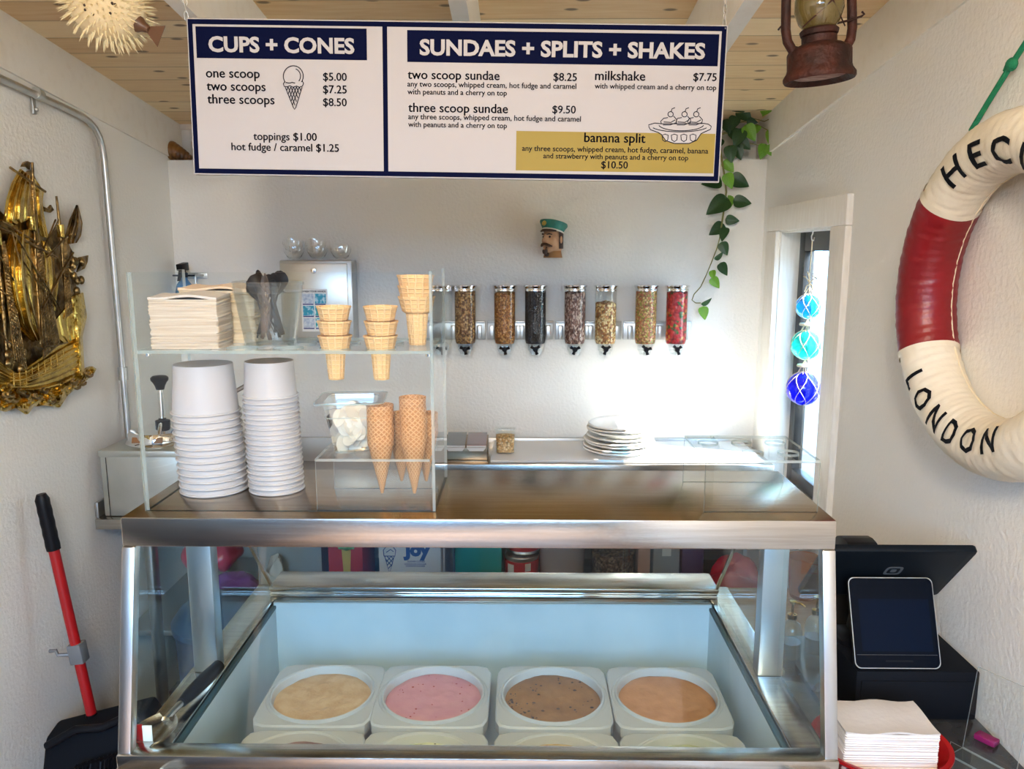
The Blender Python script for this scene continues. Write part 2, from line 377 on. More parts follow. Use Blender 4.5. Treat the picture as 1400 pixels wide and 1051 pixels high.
M_brassd = mat('dark_antique_brass', (.40, .27, .11), .34, 1, col2=(.10, .065, .03), ns=30, bump=.4, bs=90)
M_rust = mat('rusty_iron', (.075, .017, .009), .62, .3, col2=(.022, .008, .006), ns=22, bump=.5, bs=70)
M_liner = mat('frosted_white_liner', (.56, .66, .72), .4, col2=(.46, .57, .64), ns=5, bump=.3, bs=9)
M_tub = mat('pale_grey_tub_plastic', (.47, .50, .53), .4)
M_gask = mat('dark_teal_gasket', (.02, .06, .075), .5)
M_cord = mat('jute_string', (.75, .66, .48), .9)

# ================================================================== the room
XL, XR, YB = -1.40, .955, 3.2
YF = -1.2                                            # the open shop front, behind the camera
def zc(y): return 2.2425 - .1146 * (y - 3.238)       # sloping ceiling
def slopebar(x0, x1, y0, y1, d0, d1, mb):            # a bar that follows the roof slope, between d0 and d1 under the ceiling
    mb.prism([(x0, y0, zc(y0) - d0), (x0, y1, zc(y1) - d0), (x0, y1, zc(y1) - d1), (x0, y0, zc(y0) - d1)], (x1 - x0, 0, 0))
struct(MB().box(-1.6, 1.2, -1.3, 3.5, -.1, 0), 'floor', M_floor)
cl = MB(); slopebar(XL - .1, XR + .12, YF, 3.42, -.06, 0, cl); struct(cl, 'ceiling', M_ceil)
wb = MB().box(XL - .1, XR + .12, YB, YB + .14, 0, 2.079).box(XL - .1, XR + .12, YB + .13, YB + .19, 2.0, 2.26)
struct(wb, 'wall_back', M_wall)
wl = MB(); wl.prism([(XL, YF, 0), (XL, 3.4, 0), (XL, 3.4, zc(3.4) + .03), (XL, YF, zc(YF) + .03)], (-.1, 0, 0)); struct(wl, 'wall_left', M_wall)
WY0, WY1, WZ0, WZ1 = 2.455, 2.985, .86, 1.80         # window opening
wr = MB()
def wpanel(y0, y1, z0, z1):
    wr.prism([(XR, y0, z0), (XR, y1, z0), (XR, y1, z1 if z1 < 5 else zc(y1) + .03), (XR, y0, z1 if z1 < 5 else zc(y0) + .03)], (.115, 0, 0))
wpanel(YF, WY0, 0, 9); wpanel(WY1, 3.4, 0, 9); wpanel(WY0, WY1, 0, WZ0); wpanel(WY0, WY1, WZ1, 9)
struct(wr, 'wall_right', M_wall)
wf = MB(); wf.box(XL - .1, -1.25, YF - .1, YF, 0, 2.7).box(.75, XR + .1, YF - .1, YF, 0, 2.7).box(XL - .1, XR + .1, YF - .1, YF, 2.4, 2.8)
struct(wf, 'wall_front', mat('brown_front_boards', (.14, .085, .05), .6, col2=(.10, .06, .035), ns=4, stretch=(8, 8, 1)))
i = 1
for x0, x1 in ((-.735, -.70), (-.153, -.116), (.452, .492)):
    b_ = MB(); slopebar(x0, x1, YF, 3.33, 0, .188, b_); struct(b_, 'trim_%d' % i, M_beam); i += 1
for x0, x1 in ((XL, XL + .008), (XR - .008, XR)):
    b_ = MB(); slopebar(x0, x1, YF, 3.33, 0, .153, b_); struct(b_, 'trim_%d' % i, M_beam); i += 1
b_ = MB(); slopebar(XL, XR, 3.318, 3.33, 0, .02, b_); struct(b_, 'trim_%d' % i, M_beam)
# window in the right wall
wn = thing('window_1', 'narrow window with white board casing in the right wall', None, (XR, 2.72, WZ0)); wn['kind'] = 'structure'
c_ = MB()
c_.box(XR - .02, XR + .001, 2.345, 3.095, WZ1 - .002, 1.888, .003)
c_.box(XR - .02, XR + .001, 2.345, WY0 + .004, WZ0 - .09, WZ1 - .003, .003)
c_.box(XR - .02, XR + .001, WY1 - .004, 3.095, WZ0 - .09, WZ1 - .003, .003)
c_.build('window_casing', M_trim, wn)
MB().box(XR - .03, XR + .08, WY0, WY1, WZ0 - .03, WZ0, .004).build('window_sill', M_trim, wn)
j_ = MB().box(XR, XR + .114, WY1 - .008, WY1 - .001, WZ0, WZ1).box(XR, XR + .114, WY0 + .001, WY0 + .008, WZ0, WZ1).box(XR, XR + .114, WY0, WY1, WZ1 - .008, WZ1 - .001)
j_.build('window_jamb', M_trim, wn)
sx0, sx1 = XR + .07, XR + .108
s_ = MB()
s_.box(sx0, sx1, WY1 - .062, WY1 - .008, WZ0, WZ1 - .008, .003).box(sx0, sx1, WY0 + .008, WY0 + .05, WZ0, WZ1 - .008, .003)
s_.box(sx0, sx1, WY0 + .05, WY1 - .06, WZ1 - .075, WZ1 - .008, .003).box(sx0, sx1, WY0 + .05, WY1 - .06, WZ0, WZ0 + .05, .003)
sash = s_.build('window_sash', mat('black_window_frame', (.015, .015, .014), .4), wn)
MB().box(XR + .085, XR + .091, WY0 + .045, WY1 - .055, WZ0 + .045, WZ1 - .07).build('pane', M_win, sash)
# outdoors: siding and posts through the window, street side out of view
M_sid = mat('white_siding', (.85, .83, .76), .6)
ws = MB()
for k in range(14): ws.prism([(2.5, 1.2, .14 * k), (2.5, 1.2, .14 * k + .145), (2.515, 1.2, .14 * k + .145), (2.53, 1.2, .14 * k)], (0, 5.5, 0))
struct(ws, 'wall_outside', M_sid)
cp = MB()
for y in (2.9, 3.6, 4.3, 5.0, 5.7): cp.box(2.28, 2.36, y, y + .1, 0, 2.15, .004)
cp.box(2.26, 2.38, 2.2, 6.5, 2.15, 2.3, .004)
struct(cp, 'trim_%d' % (i + 1), mat('porch_post_paint', (.72, .66, .52), .6))
struct(MB().box(-12, 14, -16, 10, -.3, -.12), 'ground_outside', mat('worn_asphalt', (.06, .06, .065), .9, col2=(.045, .045, .05), ns=3))
struct(MB().box(2.2, 9, -6, -1.3, -.12, -.01), 'ground_added_bounce', mat('pale_bounce_ground', (.55, .50, .43), .9, col2=(.48, .44, .38), ns=3))  # unseen pale ground added to bounce sunlight up to the ceiling
struct(MB().box(-9, 2.2, -6, -1.3, -.12, -.01), 'ground_added_dark', mat('dark_brown_ground', (.11, .06, .032), .7, col2=(.08, .045, .025), ns=4, stretch=(1, 12, 1)))  # unseen dark ground added to keep bright reflections off the clear panels
M_tim = mat('timber_building', (.11, .055, .025), .7, col2=(.08, .04, .02), ns=4, stretch=(8, 1, 1))
struct(MB().box(-12, -3.2, -9.5, -9, -.12, 2.4).box(-.6, 1.6, -9.5, -9, -.12, 2.2), 'wall_street_timber', M_tim)
struct(MB().box(-3.2, -.6, -9.6, -9.1, -.12, 2.3), 'wall_street_blue', mat('blue_grey_building', (.045, .075, .11), .7))
struct(MB().box(1.6, 12, -9.6, -9.1, -.12, 2.35), 'wall_street_tan', mat('tan_building', (.11, .08, .05), .7))

struct(MB().box(XL + .001, XL + .04, -1.1, .75, .01, 2.05, .004), 'added_dark_panel_1', mat('dark_blue_panel', (.02, .03, .045), .45))  # unseen dark panel added to dim the wall's reflection in the cabinet glass
# conduit on the left wall
pts = [atX(px, py, XL + .022) for px, py in ((-90, 66), (0, 107), (52, 131), (88, 147), (112, 159))]
pts += [atX(px, py, XL + .022) for px, py in ((122, 166), (130, 176), (136, 188), (140, 202), (142.5, 218))]
e0 = atX(142.5, 218, XL + .022); e1 = V(e0.x, e0.y + .012, .87)
pts.append(e1)
cd = thing('electrical_conduit', 'galvanised steel conduit bending down the left wall beside the brass ship', 'pipe', (XL + .01, e1.y, .865))
MB().tube(pts, .0105, 12).build('pipe', M_galv, cd)
p = atX(165, 530, XL + .022); q = e0 + (e1 - e0) * .62
MB().tube([q + V(0, 0, .022), q - V(0, 0, .022)], .0155, 12).build('coupling', M_galv, cd)
p = atX(52, 131, XL + .022)
k_ = MB().tube([p + V(0, .012, .003), p - V(0, .012, -.006)], .0165, 12).box(p.x - .02, p.x - .012, p.y - .008, p.y + .008, p.z - .05, p.z - .005, .002)
k_.sphere((p.x - .008, p.y, p.z - .037), .006, 8, 6); k_.build('pipe_clip', M_galv, cd)

# ================================================================== dipping cabinet
FX0, FX1 = -.676, .5245
fz = thing('ice_cream_dipping_cabinet', 'large stainless steel ice cream dipping cabinet with a sloping glass front', 'freezer', (-.076, 1.45, 0))
bd = MB()
bd.prism([(FX0, 1.188, .87), (FX0, 1.115, .80), (FX0, 1.105, .12), (FX0, 1.15, .12), (FX0, 1.15, .79), (FX0, 1.225, .87)], (FX1 - FX0, 0, 0))
bd.box(FX0, -.602, 1.15, 1.91, .12, .868).box(.458, FX1, 1.15, 1.91, .12, .868).box(-.602, .458, 1.80, 1.91, .12, .868).box(-.602, .458, 1.15, 1.80, .12, .5)
bd.build('cabinet_body', M_ss, fz)
ft = MB()
for x in (FX0 + .06, FX1 - .06):
    for y in (1.2, 1.84): ft.lathe([(.03, 0), (.03, .02), (.018, .03), (.018, .121)], 12, (x, y, 0))
ft.each('foot', M_black, fz)
ln = MB().box(-.602, -.597, 1.15, 1.80, .5, .872).box(.453, .458, 1.15, 1.80, .5, .872).box(-.602, .458, 1.795, 1.802, .5, .882).box(-.602, .458, 1.15, 1.155, .5, .80).box(-.602, .458, 1.15, 1.80, .5, .508)
ln.build('well_liner', M_liner, fz)
g_ = MB().box(-.606, -.596, 1.21, 1.8, .866, .875, .002).box(.452, .462, 1.21, 1.8, .866, .875, .002)
g_.each('gasket', M_gask, fz)
MB().box(FX0, FX1, 1.187, 1.226, .862, .893, .003).build('front_sill', M_ss, fz)
ss = MB().box(FX0, -.607, 1.226, 1.91, .862, .88, .003).box(.463, FX1, 1.226, 1.91, .862, .88, .003)
ss.each('side_sill', M_ss, fz)
rb = MB().box(-.613, .475, 1.80, 1.90, .9085, .920, .003); rb.build('rear_rail', M_ss, fz)
rt = MB()
for z0, z1, y0 in ((.9035, .908, 1.803), (.8985, .903, 1.8), (.893, .898, 1.805)): rt.box(-.612, .474, y0, 1.9, z0, z1, .002)
rt.each('sliding_lid_track', M_chrome, fz)
MB().box(-.612, .474, 1.803, 1.9, .881, .8925).build('rear_ledge', M_ss, fz)
MB().box(-.602, .464, 1.80, 1.9, .868, .8805).build('rear_gasket', M_gask, fz)
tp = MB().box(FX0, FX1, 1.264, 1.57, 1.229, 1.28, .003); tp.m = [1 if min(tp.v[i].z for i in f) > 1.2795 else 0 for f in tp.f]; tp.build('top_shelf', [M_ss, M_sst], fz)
for x0 in (FX0, FX1 - .022):
    MB().prism([(x0, 1.187, .862), (x0, 1.262, 1.229), (x0, 1.284, 1.229), (x0, 1.209, .862)], (.022, 0, 0), .002).build('front_post', M_ssv, fz)
M_post = mat('blue_grey_steel_post', (.36, .41, .45), .35, 1)
for x0 in (-.664, .474):
    MB().box(x0, x0 + .05, 1.475, 1.51, .88, 1.229, .003).build('rear_post', M_post, fz)
def pane(pts, ext, name):
    MB().prism(pts, ext, 0).build(name, M_glass, fz, smooth=False)
pane([(FX0 + .023, 1.206, .894), (FX1 - .023, 1.206, .894), (FX1 - .023, 1.272, 1.229), (FX0 + .023, 1.272, 1.229)], (0, .005, 0), 'front_glass')
for x in (FX0 + .008, FX1 - .013):
    pane([(x, 1.225, .88), (x, 1.292, 1.228), (x, 1.473, 1.228), (x, 1.473, .88)], (.005, 0, 0), 'side_glass')
for x in (-.617, .474):
    pane([(x, 1.512, .88), (x, 1.512, 1.228), (x, 1.555, 1.228), (x, 1.838, .897), (x, 1.838, .88)], (.005, 0, 0), 'wing_glass')
    MB().prism([(x - .001, 1.553, 1.228), (x - .001, 1.557, 1.231), (x - .001, 1.842, .897), (x - .001, 1.837, .895)], (.007, 0, 0)).build('glass_edge', M_chrome, fz)

# ice cream tubs
M_ice = {
 'v': mat('vanilla_caramel_ice_cream', (.62, .43, .25), .7, col2=(.53, .34, .18), ns=40, bump=.5, bs=45),
 'p': mat('pink_strawberry_ice_cream', (.64, .30, .34), .7, col2=(.58, .25, .31), ns=25, bump=.3, bs=30),
 'c': mat('chocolate_chip_ice_cream', (.30, .15, .06), .65, col2=(.24, .115, .045), ns=18, bump=.3, bs=30),
 't': mat('salted_caramel_ice_cream', (.56, .27, .13), .7, col2=(.48, .22, .10), ns=25, bump=.35, bs=40),
 'd': mat('dark_berry_ice_cream', (.20, .10, .10), .6, col2=(.28, .16, .15), ns=25, bump=.3, bs=30),
 'm': mat('mint_chip_ice_cream', (.78, .78, .50), .7, col2=(.70, .70, .42), ns=25, bump=.3, bs=30),
 'k': mat('coffee_ice_cream', (.60, .44, .20), .65, col2=(.5, .33, .14), ns=22, bump=.3, bs=30),
 'g': mat('pistachio_ice_cream', (.62, .66, .44), .7, col2=(.54, .58, .36), ns=28, bump=.4, bs=40)}
M_chip = mat('dark_chip_bits', (.03, .012, .01), .5); M_rchip = mat('red_fruit_bits', (.30, .02, .03), .5)
tubs = [(-.421, 1.537, 'v', 'white square tub of tan vanilla caramel ice cream, back left in the cabinet', 0),
        (-.186, 1.537, 'p', 'white square tub of pink strawberry ice cream in the back row', 1),
        (.066, 1.537, 'c', 'white square tub of brown chocolate chip ice cream in the back row', 2),
        (.306, 1.537, 't', 'white square tub of orange tan caramel ice cream, back right in the cabinet', 0),
        (-.417, 1.287, 'd', 'white tub of dark purplish brown ice cream, front left behind the sill', 0),
        (-.182, 1.287, 'm', 'white tub of pale mint chip ice cream in front of the pink one', 2),
        (.066, 1.287, 'k', 'white tub of coffee coloured ice cream with red bits in front of the chocolate one', 3),
        (.306, 1.287, 'g', 'white tub of pale green ice cream, front right behind the sill', 0)]
ZT = .80
for x, y, k, lab, chips in tubs:
    t = thing('ice_cream_tub', lab, 'tub', (x, y, .508), group='ice cream tubs in the cabinet')
    W = .238; n = 48
    def sq(w_, rr, z):  # rounded square sampled so it pairs with a circle
        out = []
        for j in range(n):
            a = 2 * PI * j / n; cx, sy = math.cos(a), math.sin(a); e = 9
            s_ = (abs(cx) ** e + abs(sy) ** e) ** (-1 / e); out.append(V(x + w_ / 2 * s_ * cx, y + w_ / 2 * s_ * sy, z))
        return out
    def ci(r_, z): return [V(x + r_ * math.cos(2 * PI * j / n), y + r_ * math.sin(2 * PI * j / n), z) for j in range(n)]
    b_ = MB().loft([ci(.10, .512), ci(.112, ZT - .04), sq(W - .008, 0, ZT - .03), sq(W, 0, ZT - .022), sq(W, 0, ZT - .003), sq(W - .006, 0, ZT), ci(.116, ZT), ci(.114, ZT - .002), ci(.109, ZT - .002)], True)
    b_.build('container', M_tub, t)
    MB().loft([ci(.109, ZT - .004), ci(.108, ZT + .004), ci(.106, ZT + .005), ci(.1035, ZT + .003), ci(.101, ZT - .012), ci(.1, ZT - .05)]).build('rim', M_tub, t)
    ic = MB(); R2 = random.Random(hash(k) % 1 + ord(k)); ph = [R2.random() * 6 for _ in range(6)]
    def h(u, v):
        r_ = u * .0995; a = 2 * PI * v; xx, yy = r_ * math.cos(a), r_ * math.sin(a)
        return .0022 * noise.noise(V(xx * 22 + ph[0], yy * 22 + ph[1], ph[2])) + .0012 * noise.noise(V(xx * 75 + ph[3], yy * 75, ph[4])) - (.004 * max(0, u - .88) / .12 if u > .88 else 0)
    loops = [[V(x + u * .1005 * math.cos(2 * PI * j / 64), y + u * .1005 * math.sin(2 * PI * j / 64), ZT - .009 + h(u, j / 64)) for j in range(64)] for u in [q / 22 for q in range(22, 0, -1)]]
    ic.loft([ci2 for ci2 in loops], False, True)
    if chips:
        R3 = random.Random(ord(k))
        for _ in range((16, 30, 70, 34)[chips]):
            u = R3.random() ** .5 * .95; v = R3.random()
            if chips == 2 and k == 'c' and R3.random() < .35: v = .45 + R3.random() * .25; u = .75 + R3.random() * .2
            rr = R3.uniform(.0007, .0022) * (1.3 if k in 'ck' else .9); px_, py_ = x + u * .1 * math.cos(2 * PI * v), y + u * .1 * math.sin(2 * PI * v)
            ic.sphere((px_, py_, ZT - .009 + h(u, v) + .0003), (rr * R3.uniform(.8, 1.8), rr, rr * .6), 6, 4, 1)
    ic.build('ice_cream', [M_ice[k], M_rchip if k in 'pk' else M_chip], t)

# spade and sticker on the left ledge
sp = thing('ice_cream_spade', 'metal ice cream spade with black handle lying on the left ledge inside the cabinet', 'scoop', (-.64, 1.28, .88))
hx = [V(-.600, 1.445, .912), V(-.6085, 1.40, .910), V(-.618, 1.355, .907), V(-.624, 1.325, .905)]
MB().tube(hx, [.0125, .0145, .013, .009], 14).build('handle', M_black, sp)
MB().tube([hx[-1], V(-.631, 1.30, .901), V(-.634, 1.285, .897)], [.0065, .006, .008], 10).build('shaft', M_chrome, sp)
bl = MB()
def blade(u, v):  # v 0 near shaft, 1 tip
    wv = .036 * (math.sin(min(1, v * 1.5 + .25) * PI / 2)) * (1 if v < .75 else math.sqrt(max(0, 1 - ((v - .75) / .255) ** 2)) * .6 + .4)
    a = (u - .5) * 2
    return V(-.634 - .01 * v + a * wv, 1.29 - .078 * v, .8955 - .008 * v + .012 * a * a)
bl.sheet(blade, 12, 12, (0, 0, -.002)); bl.build('blade', M_ss, sp)
tg = thing('price_sticker', 'small red and white sticker inside the lower left corner of the cabinet glass', 'sticker', (-.655, 1.235, .881))
MB().box(-.662, -.651, 1.232, 1.234, .881, .921).build('red_strip', M_red, tg)
MB().box(-.651, -.635, 1.232, 1.234, .881, .919).build('white_card', M_paper, tg)

# ================================================================== sneeze guard and what stands in it
ZS = 1.28
def acr_box(mb, x0, x1, y0, y1, z0, z1):
    """an acrylic sheet: its two large faces clear (0), its narrow sides polished edge (1)"""
    d = sorted(((x1 - x0, 0), (y1 - y0, 1), (z1 - z0, 2)))[0][1]
    vs = [(x, y, z) for x in (x0, x1) for y in (y0, y1) for z in (z0, z1)]
    fs = [([0, 1, 3, 2], 0), ([4, 6, 7, 5], 0), ([0, 4, 5, 1], 1), ([2, 3, 7, 6], 1), ([0, 2, 6, 4], 2), ([1, 5, 7, 3], 2)]
    mb.add(vs, [f for f, _ in fs], [0 if a == d else 1 for _, a in fs])
def plate_holes(mb, x0, x1, y0, y1, z0, z1, holes, sheet=0, edge=1):
    """flat plate with round holes, made cell by cell: each cell is a square with a hole"""
    xs = sorted(set([x0, x1] + [h[0] - h[2] * 1.02 for h in holes] + [h[0] + h[2] * 1.02 for h in holes]))
    ys = sorted(set([y0, y1] + [h[1] - h[2] * 1.02 for h in holes] + [h[1] + h[2] * 1.02 for h in holes]))
    n = 32
    for a, b in zip(xs, xs[1:]):
        for c, d in zip(ys, ys[1:]):
            mx, my = (a + b) / 2, (c + d) / 2
            hs = [h for h in holes if abs(h[0] - mx) < 1e-4 and abs(h[1] - my) < 1e-4]
            if hs:
                h = hs[0]; sq = []; ci = []
                for j in range(n):
                    t = 2 * PI * (j + .5) / n; s_ = 1 / max(abs(math.cos(t)), abs(math.sin(t)))
                    sq.append((mx + (b - a) / 2 * s_ * math.cos(t), my + (d - c) / 2 * s_ * math.sin(t))); ci.append((h[0] + h[2] * math.cos(t), h[1] + h[2] * math.sin(t)))
                P = lambda L, z: [V(p[0], p[1], z) for p in L]
                mb.loft([P(sq, z1), P(ci, z1)], m=sheet); mb.loft([P(ci, z1), P(ci, z0)], m=edge); mb.loft([P(ci, z0), P(sq, z0)], m=sheet)
            else:
                mb.add([(a, c, z1), (b, c, z1), (b, d, z1), (a, d, z1)], [[0, 1, 2, 3]], sheet); mb.add([(a, c, z0), (a, d, z0), (b, d, z0), (b, c, z0)], [[0, 1, 2, 3]], sheet)
    for a, b in (((x0, y0), (x1, y0)), ((x1, y0), (x1, y1)), ((x1, y1), (x0, y1)), ((x0, y1), (x0, y0))):
        mb.add([(*a, z0), (*b, z0), (*b, z1), (*a, z1)], [[0, 1, 2, 3]], edge)
GX0, GX1, GY0, GY1, GZ = -.65, -.148, 1.30, 1.515, 1.688
AM = [M_acr, M_acre]
sg = thing('sneeze_guard', 'clear acrylic sneeze guard box with a shelf on the left of the steel top', 'sneeze guard', (-.4, 1.4, ZS))
a_ = MB(); acr_box(a_, GX0, GX1, GY0, GY0 + .0055, ZS, GZ); a_.build('front_panel', AM, sg, smooth=False)
for x in (GX0, GX1 - .0055):
    a_ = MB(); acr_box(a_, x, x + .0055, GY0 + .006, GY1, ZS, GZ + (.002 if x > -.4 else 0)); a_.build('side_panel', AM, sg, smooth=False)
SHZ = 1.558
sh = MB(); hx_ = [-.565, -.4845, -.404, -.3235, -.243]
holes = [(x, y, .0262) for x in hx_ for y in (1.352, 1.44)]
plate_holes(sh, GX0 + .006, GX1 - .006, GY0 + .006, GY1 - .004, SHZ - .0055, SHZ, holes); sh.build('shelf', AM, sg, smooth=False)
br = MB()
for x in (GX0 + .011, GX1 - .011):
    for y in (1.33, 1.47): br.lathe([(.005, SHZ - .012), (.005, SHZ - .0058)], 10, (x, y, 0))
br.each('shelf_peg', M_chrome, sg)

def cup_profile(rt, rb, h, wl=.0011):   # upside down: rim at z=0, base at z=h
    return [(rb - .004, h - .004), (rb - .0035, h), (rb, h), (rb + (rt - rb) * .02, h - .002), (rt - .0016, .004), (rt + .0016, .0038), (rt + .0024, .002), (rt + .0014, .0002), (rt - .0008, .0003), (rt - wl - .001, .004), (rb - wl, h - .005), (rb - wl - .002, h - .0052)]
def cup(rt, rb, h):
    b_ = MB(); pr = cup_profile(rt, rb, h); b_.lathe(pr[1:-1], 48)
    n = 48; b_.add([(pr[0][0] * math.cos(2 * PI * j / n), pr[0][0] * math.sin(2 * PI * j / n), h - .003) for j in range(n)], [list(range(n))])
    b_.lathe([(pr[0][0], h - .003), (pr[1][0], h)], 48)
    return b_
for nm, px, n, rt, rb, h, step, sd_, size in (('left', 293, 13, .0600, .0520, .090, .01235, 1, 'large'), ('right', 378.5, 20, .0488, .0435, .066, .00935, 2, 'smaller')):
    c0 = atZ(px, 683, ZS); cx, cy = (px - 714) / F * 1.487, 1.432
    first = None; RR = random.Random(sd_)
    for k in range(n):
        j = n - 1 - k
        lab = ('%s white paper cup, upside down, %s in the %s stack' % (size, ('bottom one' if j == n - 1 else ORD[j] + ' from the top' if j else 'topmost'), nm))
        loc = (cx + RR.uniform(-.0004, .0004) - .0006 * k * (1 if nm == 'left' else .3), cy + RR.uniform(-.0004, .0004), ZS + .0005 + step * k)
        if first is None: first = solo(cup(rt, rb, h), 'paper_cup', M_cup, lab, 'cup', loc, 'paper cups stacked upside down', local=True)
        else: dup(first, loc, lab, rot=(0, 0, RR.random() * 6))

# acrylic stands
def stand(x0, x1, y0, y1, z0, z1, holes, label):
    t = thing('acrylic_riser', label, 'stand', ((x0 + x1) / 2, (y0 + y1) / 2, z0))
    b_ = MB(); plate_holes(b_, x0, x1, y0, y1, z1 - .0045, z1, holes); b_.build('top_plate', AM, t, smooth=False)
    for y in (y0, y1 - .0045):
        b_ = MB(); acr_box(b_, x0, x1, y, y + .0045, z0, z1 - .0046); b_.build('side_panel', AM, t, smooth=False)
RZ = 1.372
rh = [(-.2485, 1.352, .0195), (-.1905, 1.352, .0195), (-.2215, 1.408, .0195), (-.1775, 1.408, .014), (-.318, 1.38, .019)]
stand(-.354, -.1575, 1.3065, 1.44, ZS, RZ, [h for h in rh if h[0] > -.3 and h[0] < -.18 or h[0] < -.3], 'low clear acrylic stand holding sugar cones and a bin inside the sneeze guard')
sh_ = [(.313 + .0955 * .36 + .064 * k + .008 * (r_ == 1), 1.338 + .085 * (1 - r_) + .02, .0195) for r_ in (0, 1) for k in range(3)]
holes2 = [(.347, 1.365, .0185), (.409, 1.365, .0185), (.471, 1.365, .0185), (.347, 1.44, .0185), (.409, 1.44, .0185), (.471, 1.44, .0185)]
stand(.313, .507, 1.3065, 1.49, ZS, RZ, holes2, 'empty clear acrylic cone holder with six holes on the right of the steel top')

# sugar cones
M_sug = waffle('sugar_cone_wafer', (.50, .23, .085), (.72, .42, .20), 15, 115)
def sugar_cone():
    r0, h = .0232, .108
    return MB().lathe([(.0005, 0), (.0024, .001), (r0 - .0012, h - .020), (r0, h - .018), (r0 + .0004, h), (r0 - .0016, h + .0002), (r0 - .0022, h - .004), (.0012, .006)], 36)
sc0 = None
for nm, x, y, ztip, n, steps in (('front left', -.2485, 1.352, 1.297, 4, (0, .0165, .0335, .053)), ('front right', -.1905, 1.352, 1.297, 5, (0, .0165, .033, .0485, .067)),
                           ('back left', -.2215, 1.408, 1.303, 2, (0, .021)), ('back right', -.1765, 1.408, 1.303, 2, (0, .021))):
    for k in range(n):
        j = n - 1 - k
        lab = '%s sugar cone %s of the %s nest on the low stand' % ('brown', ('at the bottom' if j == n - 1 else 'topmost' if j == 0 else ORD[j] + ' from the top'), nm)
        loc = (x + R.uniform(-.0006, .0006), y + R.uniform(-.0006, .0006), ztip + steps[k])
        if sc0 is None: sc0 = solo(sugar_cone(), 'sugar_cone', M_sug, lab, 'ice cream cone', loc, 'sugar cones nested in the acrylic stand', local=True)
        else: dup(sc0, loc, lab, rot=(0, 0, R.random() * 6))
# cake cones
M_cake = waffle('cake_cone_wafer', (.80, .52, .24), (.86, .62, .33), 14, 130, diag=False, w_=.16)
def cake_cone(s):
    rf = lambda a, z: 1 + (.03 if z < .05 * s else .0) * math.cos(14 * a)
    return MB().lathe([(.001, .001), (.0125 * s, 0), (.0132 * s, .002), (.0172 * s, .049 * s), (.0195 * s, .0505 * s), (.0235 * s, .0535 * s), (.0285 * s, .073 * s), (.0296 * s, .0745 * s), (.0296 * s, .0765 * s), (.0282 * s, .0765 * s), (.0272 * s, .073 * s), (.022 * s, .056 * s), (.0158 * s, .051 * s), (.0118 * s, .004), (.001, .004)], 56, rf=rf)
for s, nm, x, y, z0, n, step in ((1.0, 'left', -.3235, 1.352, 1.503, 3, .025), (1.0, 'middle', -.243, 1.352, 1.503, 3, .025), (1.12, 'tall right', -.187, 1.395, 1.5585, 3, .0185)):
    cc0 = None
    for k in range(n):
        j = n - 1 - k
        lab = 'tan cake cone %s of the %s nest on the upper acrylic shelf' % (('at the bottom' if j == n - 1 else 'topmost' if j == 0 else 'in the middle'), nm)
        loc = (x + R.uniform(-.001, .001), y + R.uniform(-.001, .001), z0 + step * k)
        if cc0 is None: cc0 = solo(cake_cone(s), 'cake_cone', M_cake, lab, 'ice cream cone', loc, 'cake cones on the upper shelf', local=True)
        else: dup(cc0, loc, lab, rot=(R.uniform(-.02, .02), R.uniform(-.02, .02), R.random() * 6))

# napkin stacks on the shelf
def napkin_stack(name, lab, x0, x1, y0, y1, z0, z1, mats, rz, wob=.003, n=14, cat='napkins', grp=None):
    cx, cy = (x0 + x1) / 2, (y0 + y1) / 2
    t = thing(name, lab, cat, (cx, cy, z0), rz, grp); RR = random.Random(int(abs(x0) * 997))
    b_ = MB(); L = []
    for k in range(n + 1):
        z = (z1 - z0) * k / n
        for e, dz in ((0, 0), (.0012, .3)):
            dx, dy = RR.uniform(-wob, wob) * .5, RR.uniform(-wob, wob) * .5
            L.append([p + V(dx, dy, .0025 * math.sin(p.x * 60 + 1) * k / n + .002 * math.sin(p.y * 50) * k / n) for p in rring(x1 - x0 - e * 2, y1 - y0 - e * 2, .004, z + dz * (z1 - z0) / n * (k < n), 4)])
    b_.loft(L, True, False)
    b_.build('napkin_pile', mats[0], t, local=True)
    tb = MB(); W, D = x1 - x0, y1 - y0
    tb.sheet(lambda u, v: V((u - .5) * (W - .002), (v - .5) * (D - .002), z1 - z0 + .0035 + .0025 * math.sin((u - .5) * W * 60 + 1) + .002 * math.sin((v - .5) * D * 50)), 12, 8, (0, 0, -.004))
    tb.build('top_napkin', mats[1], t, local=True)
    return t
napkin_stack('napkin_stack', 'tall stack of white paper napkins at the left end of the acrylic shelf', -.632, -.515, 1.325, 1.40, SHZ + .0005, SHZ + .088, [M_napl, M_napk], .03)
napkin_stack('napkin_stack', 'stack of tan paper napkins behind the white ones on the acrylic shelf', -.618, -.478, 1.415, 1.50, SHZ + .0005, SHZ + .098, [mat('tan_napkin_edges', (.62, .50, .34), .9, col2=(.72, .62, .46), ns=8, stretch=(1, 1, 40)), mat('tan_napkin', (.66, .52, .38), .9)], -.04)

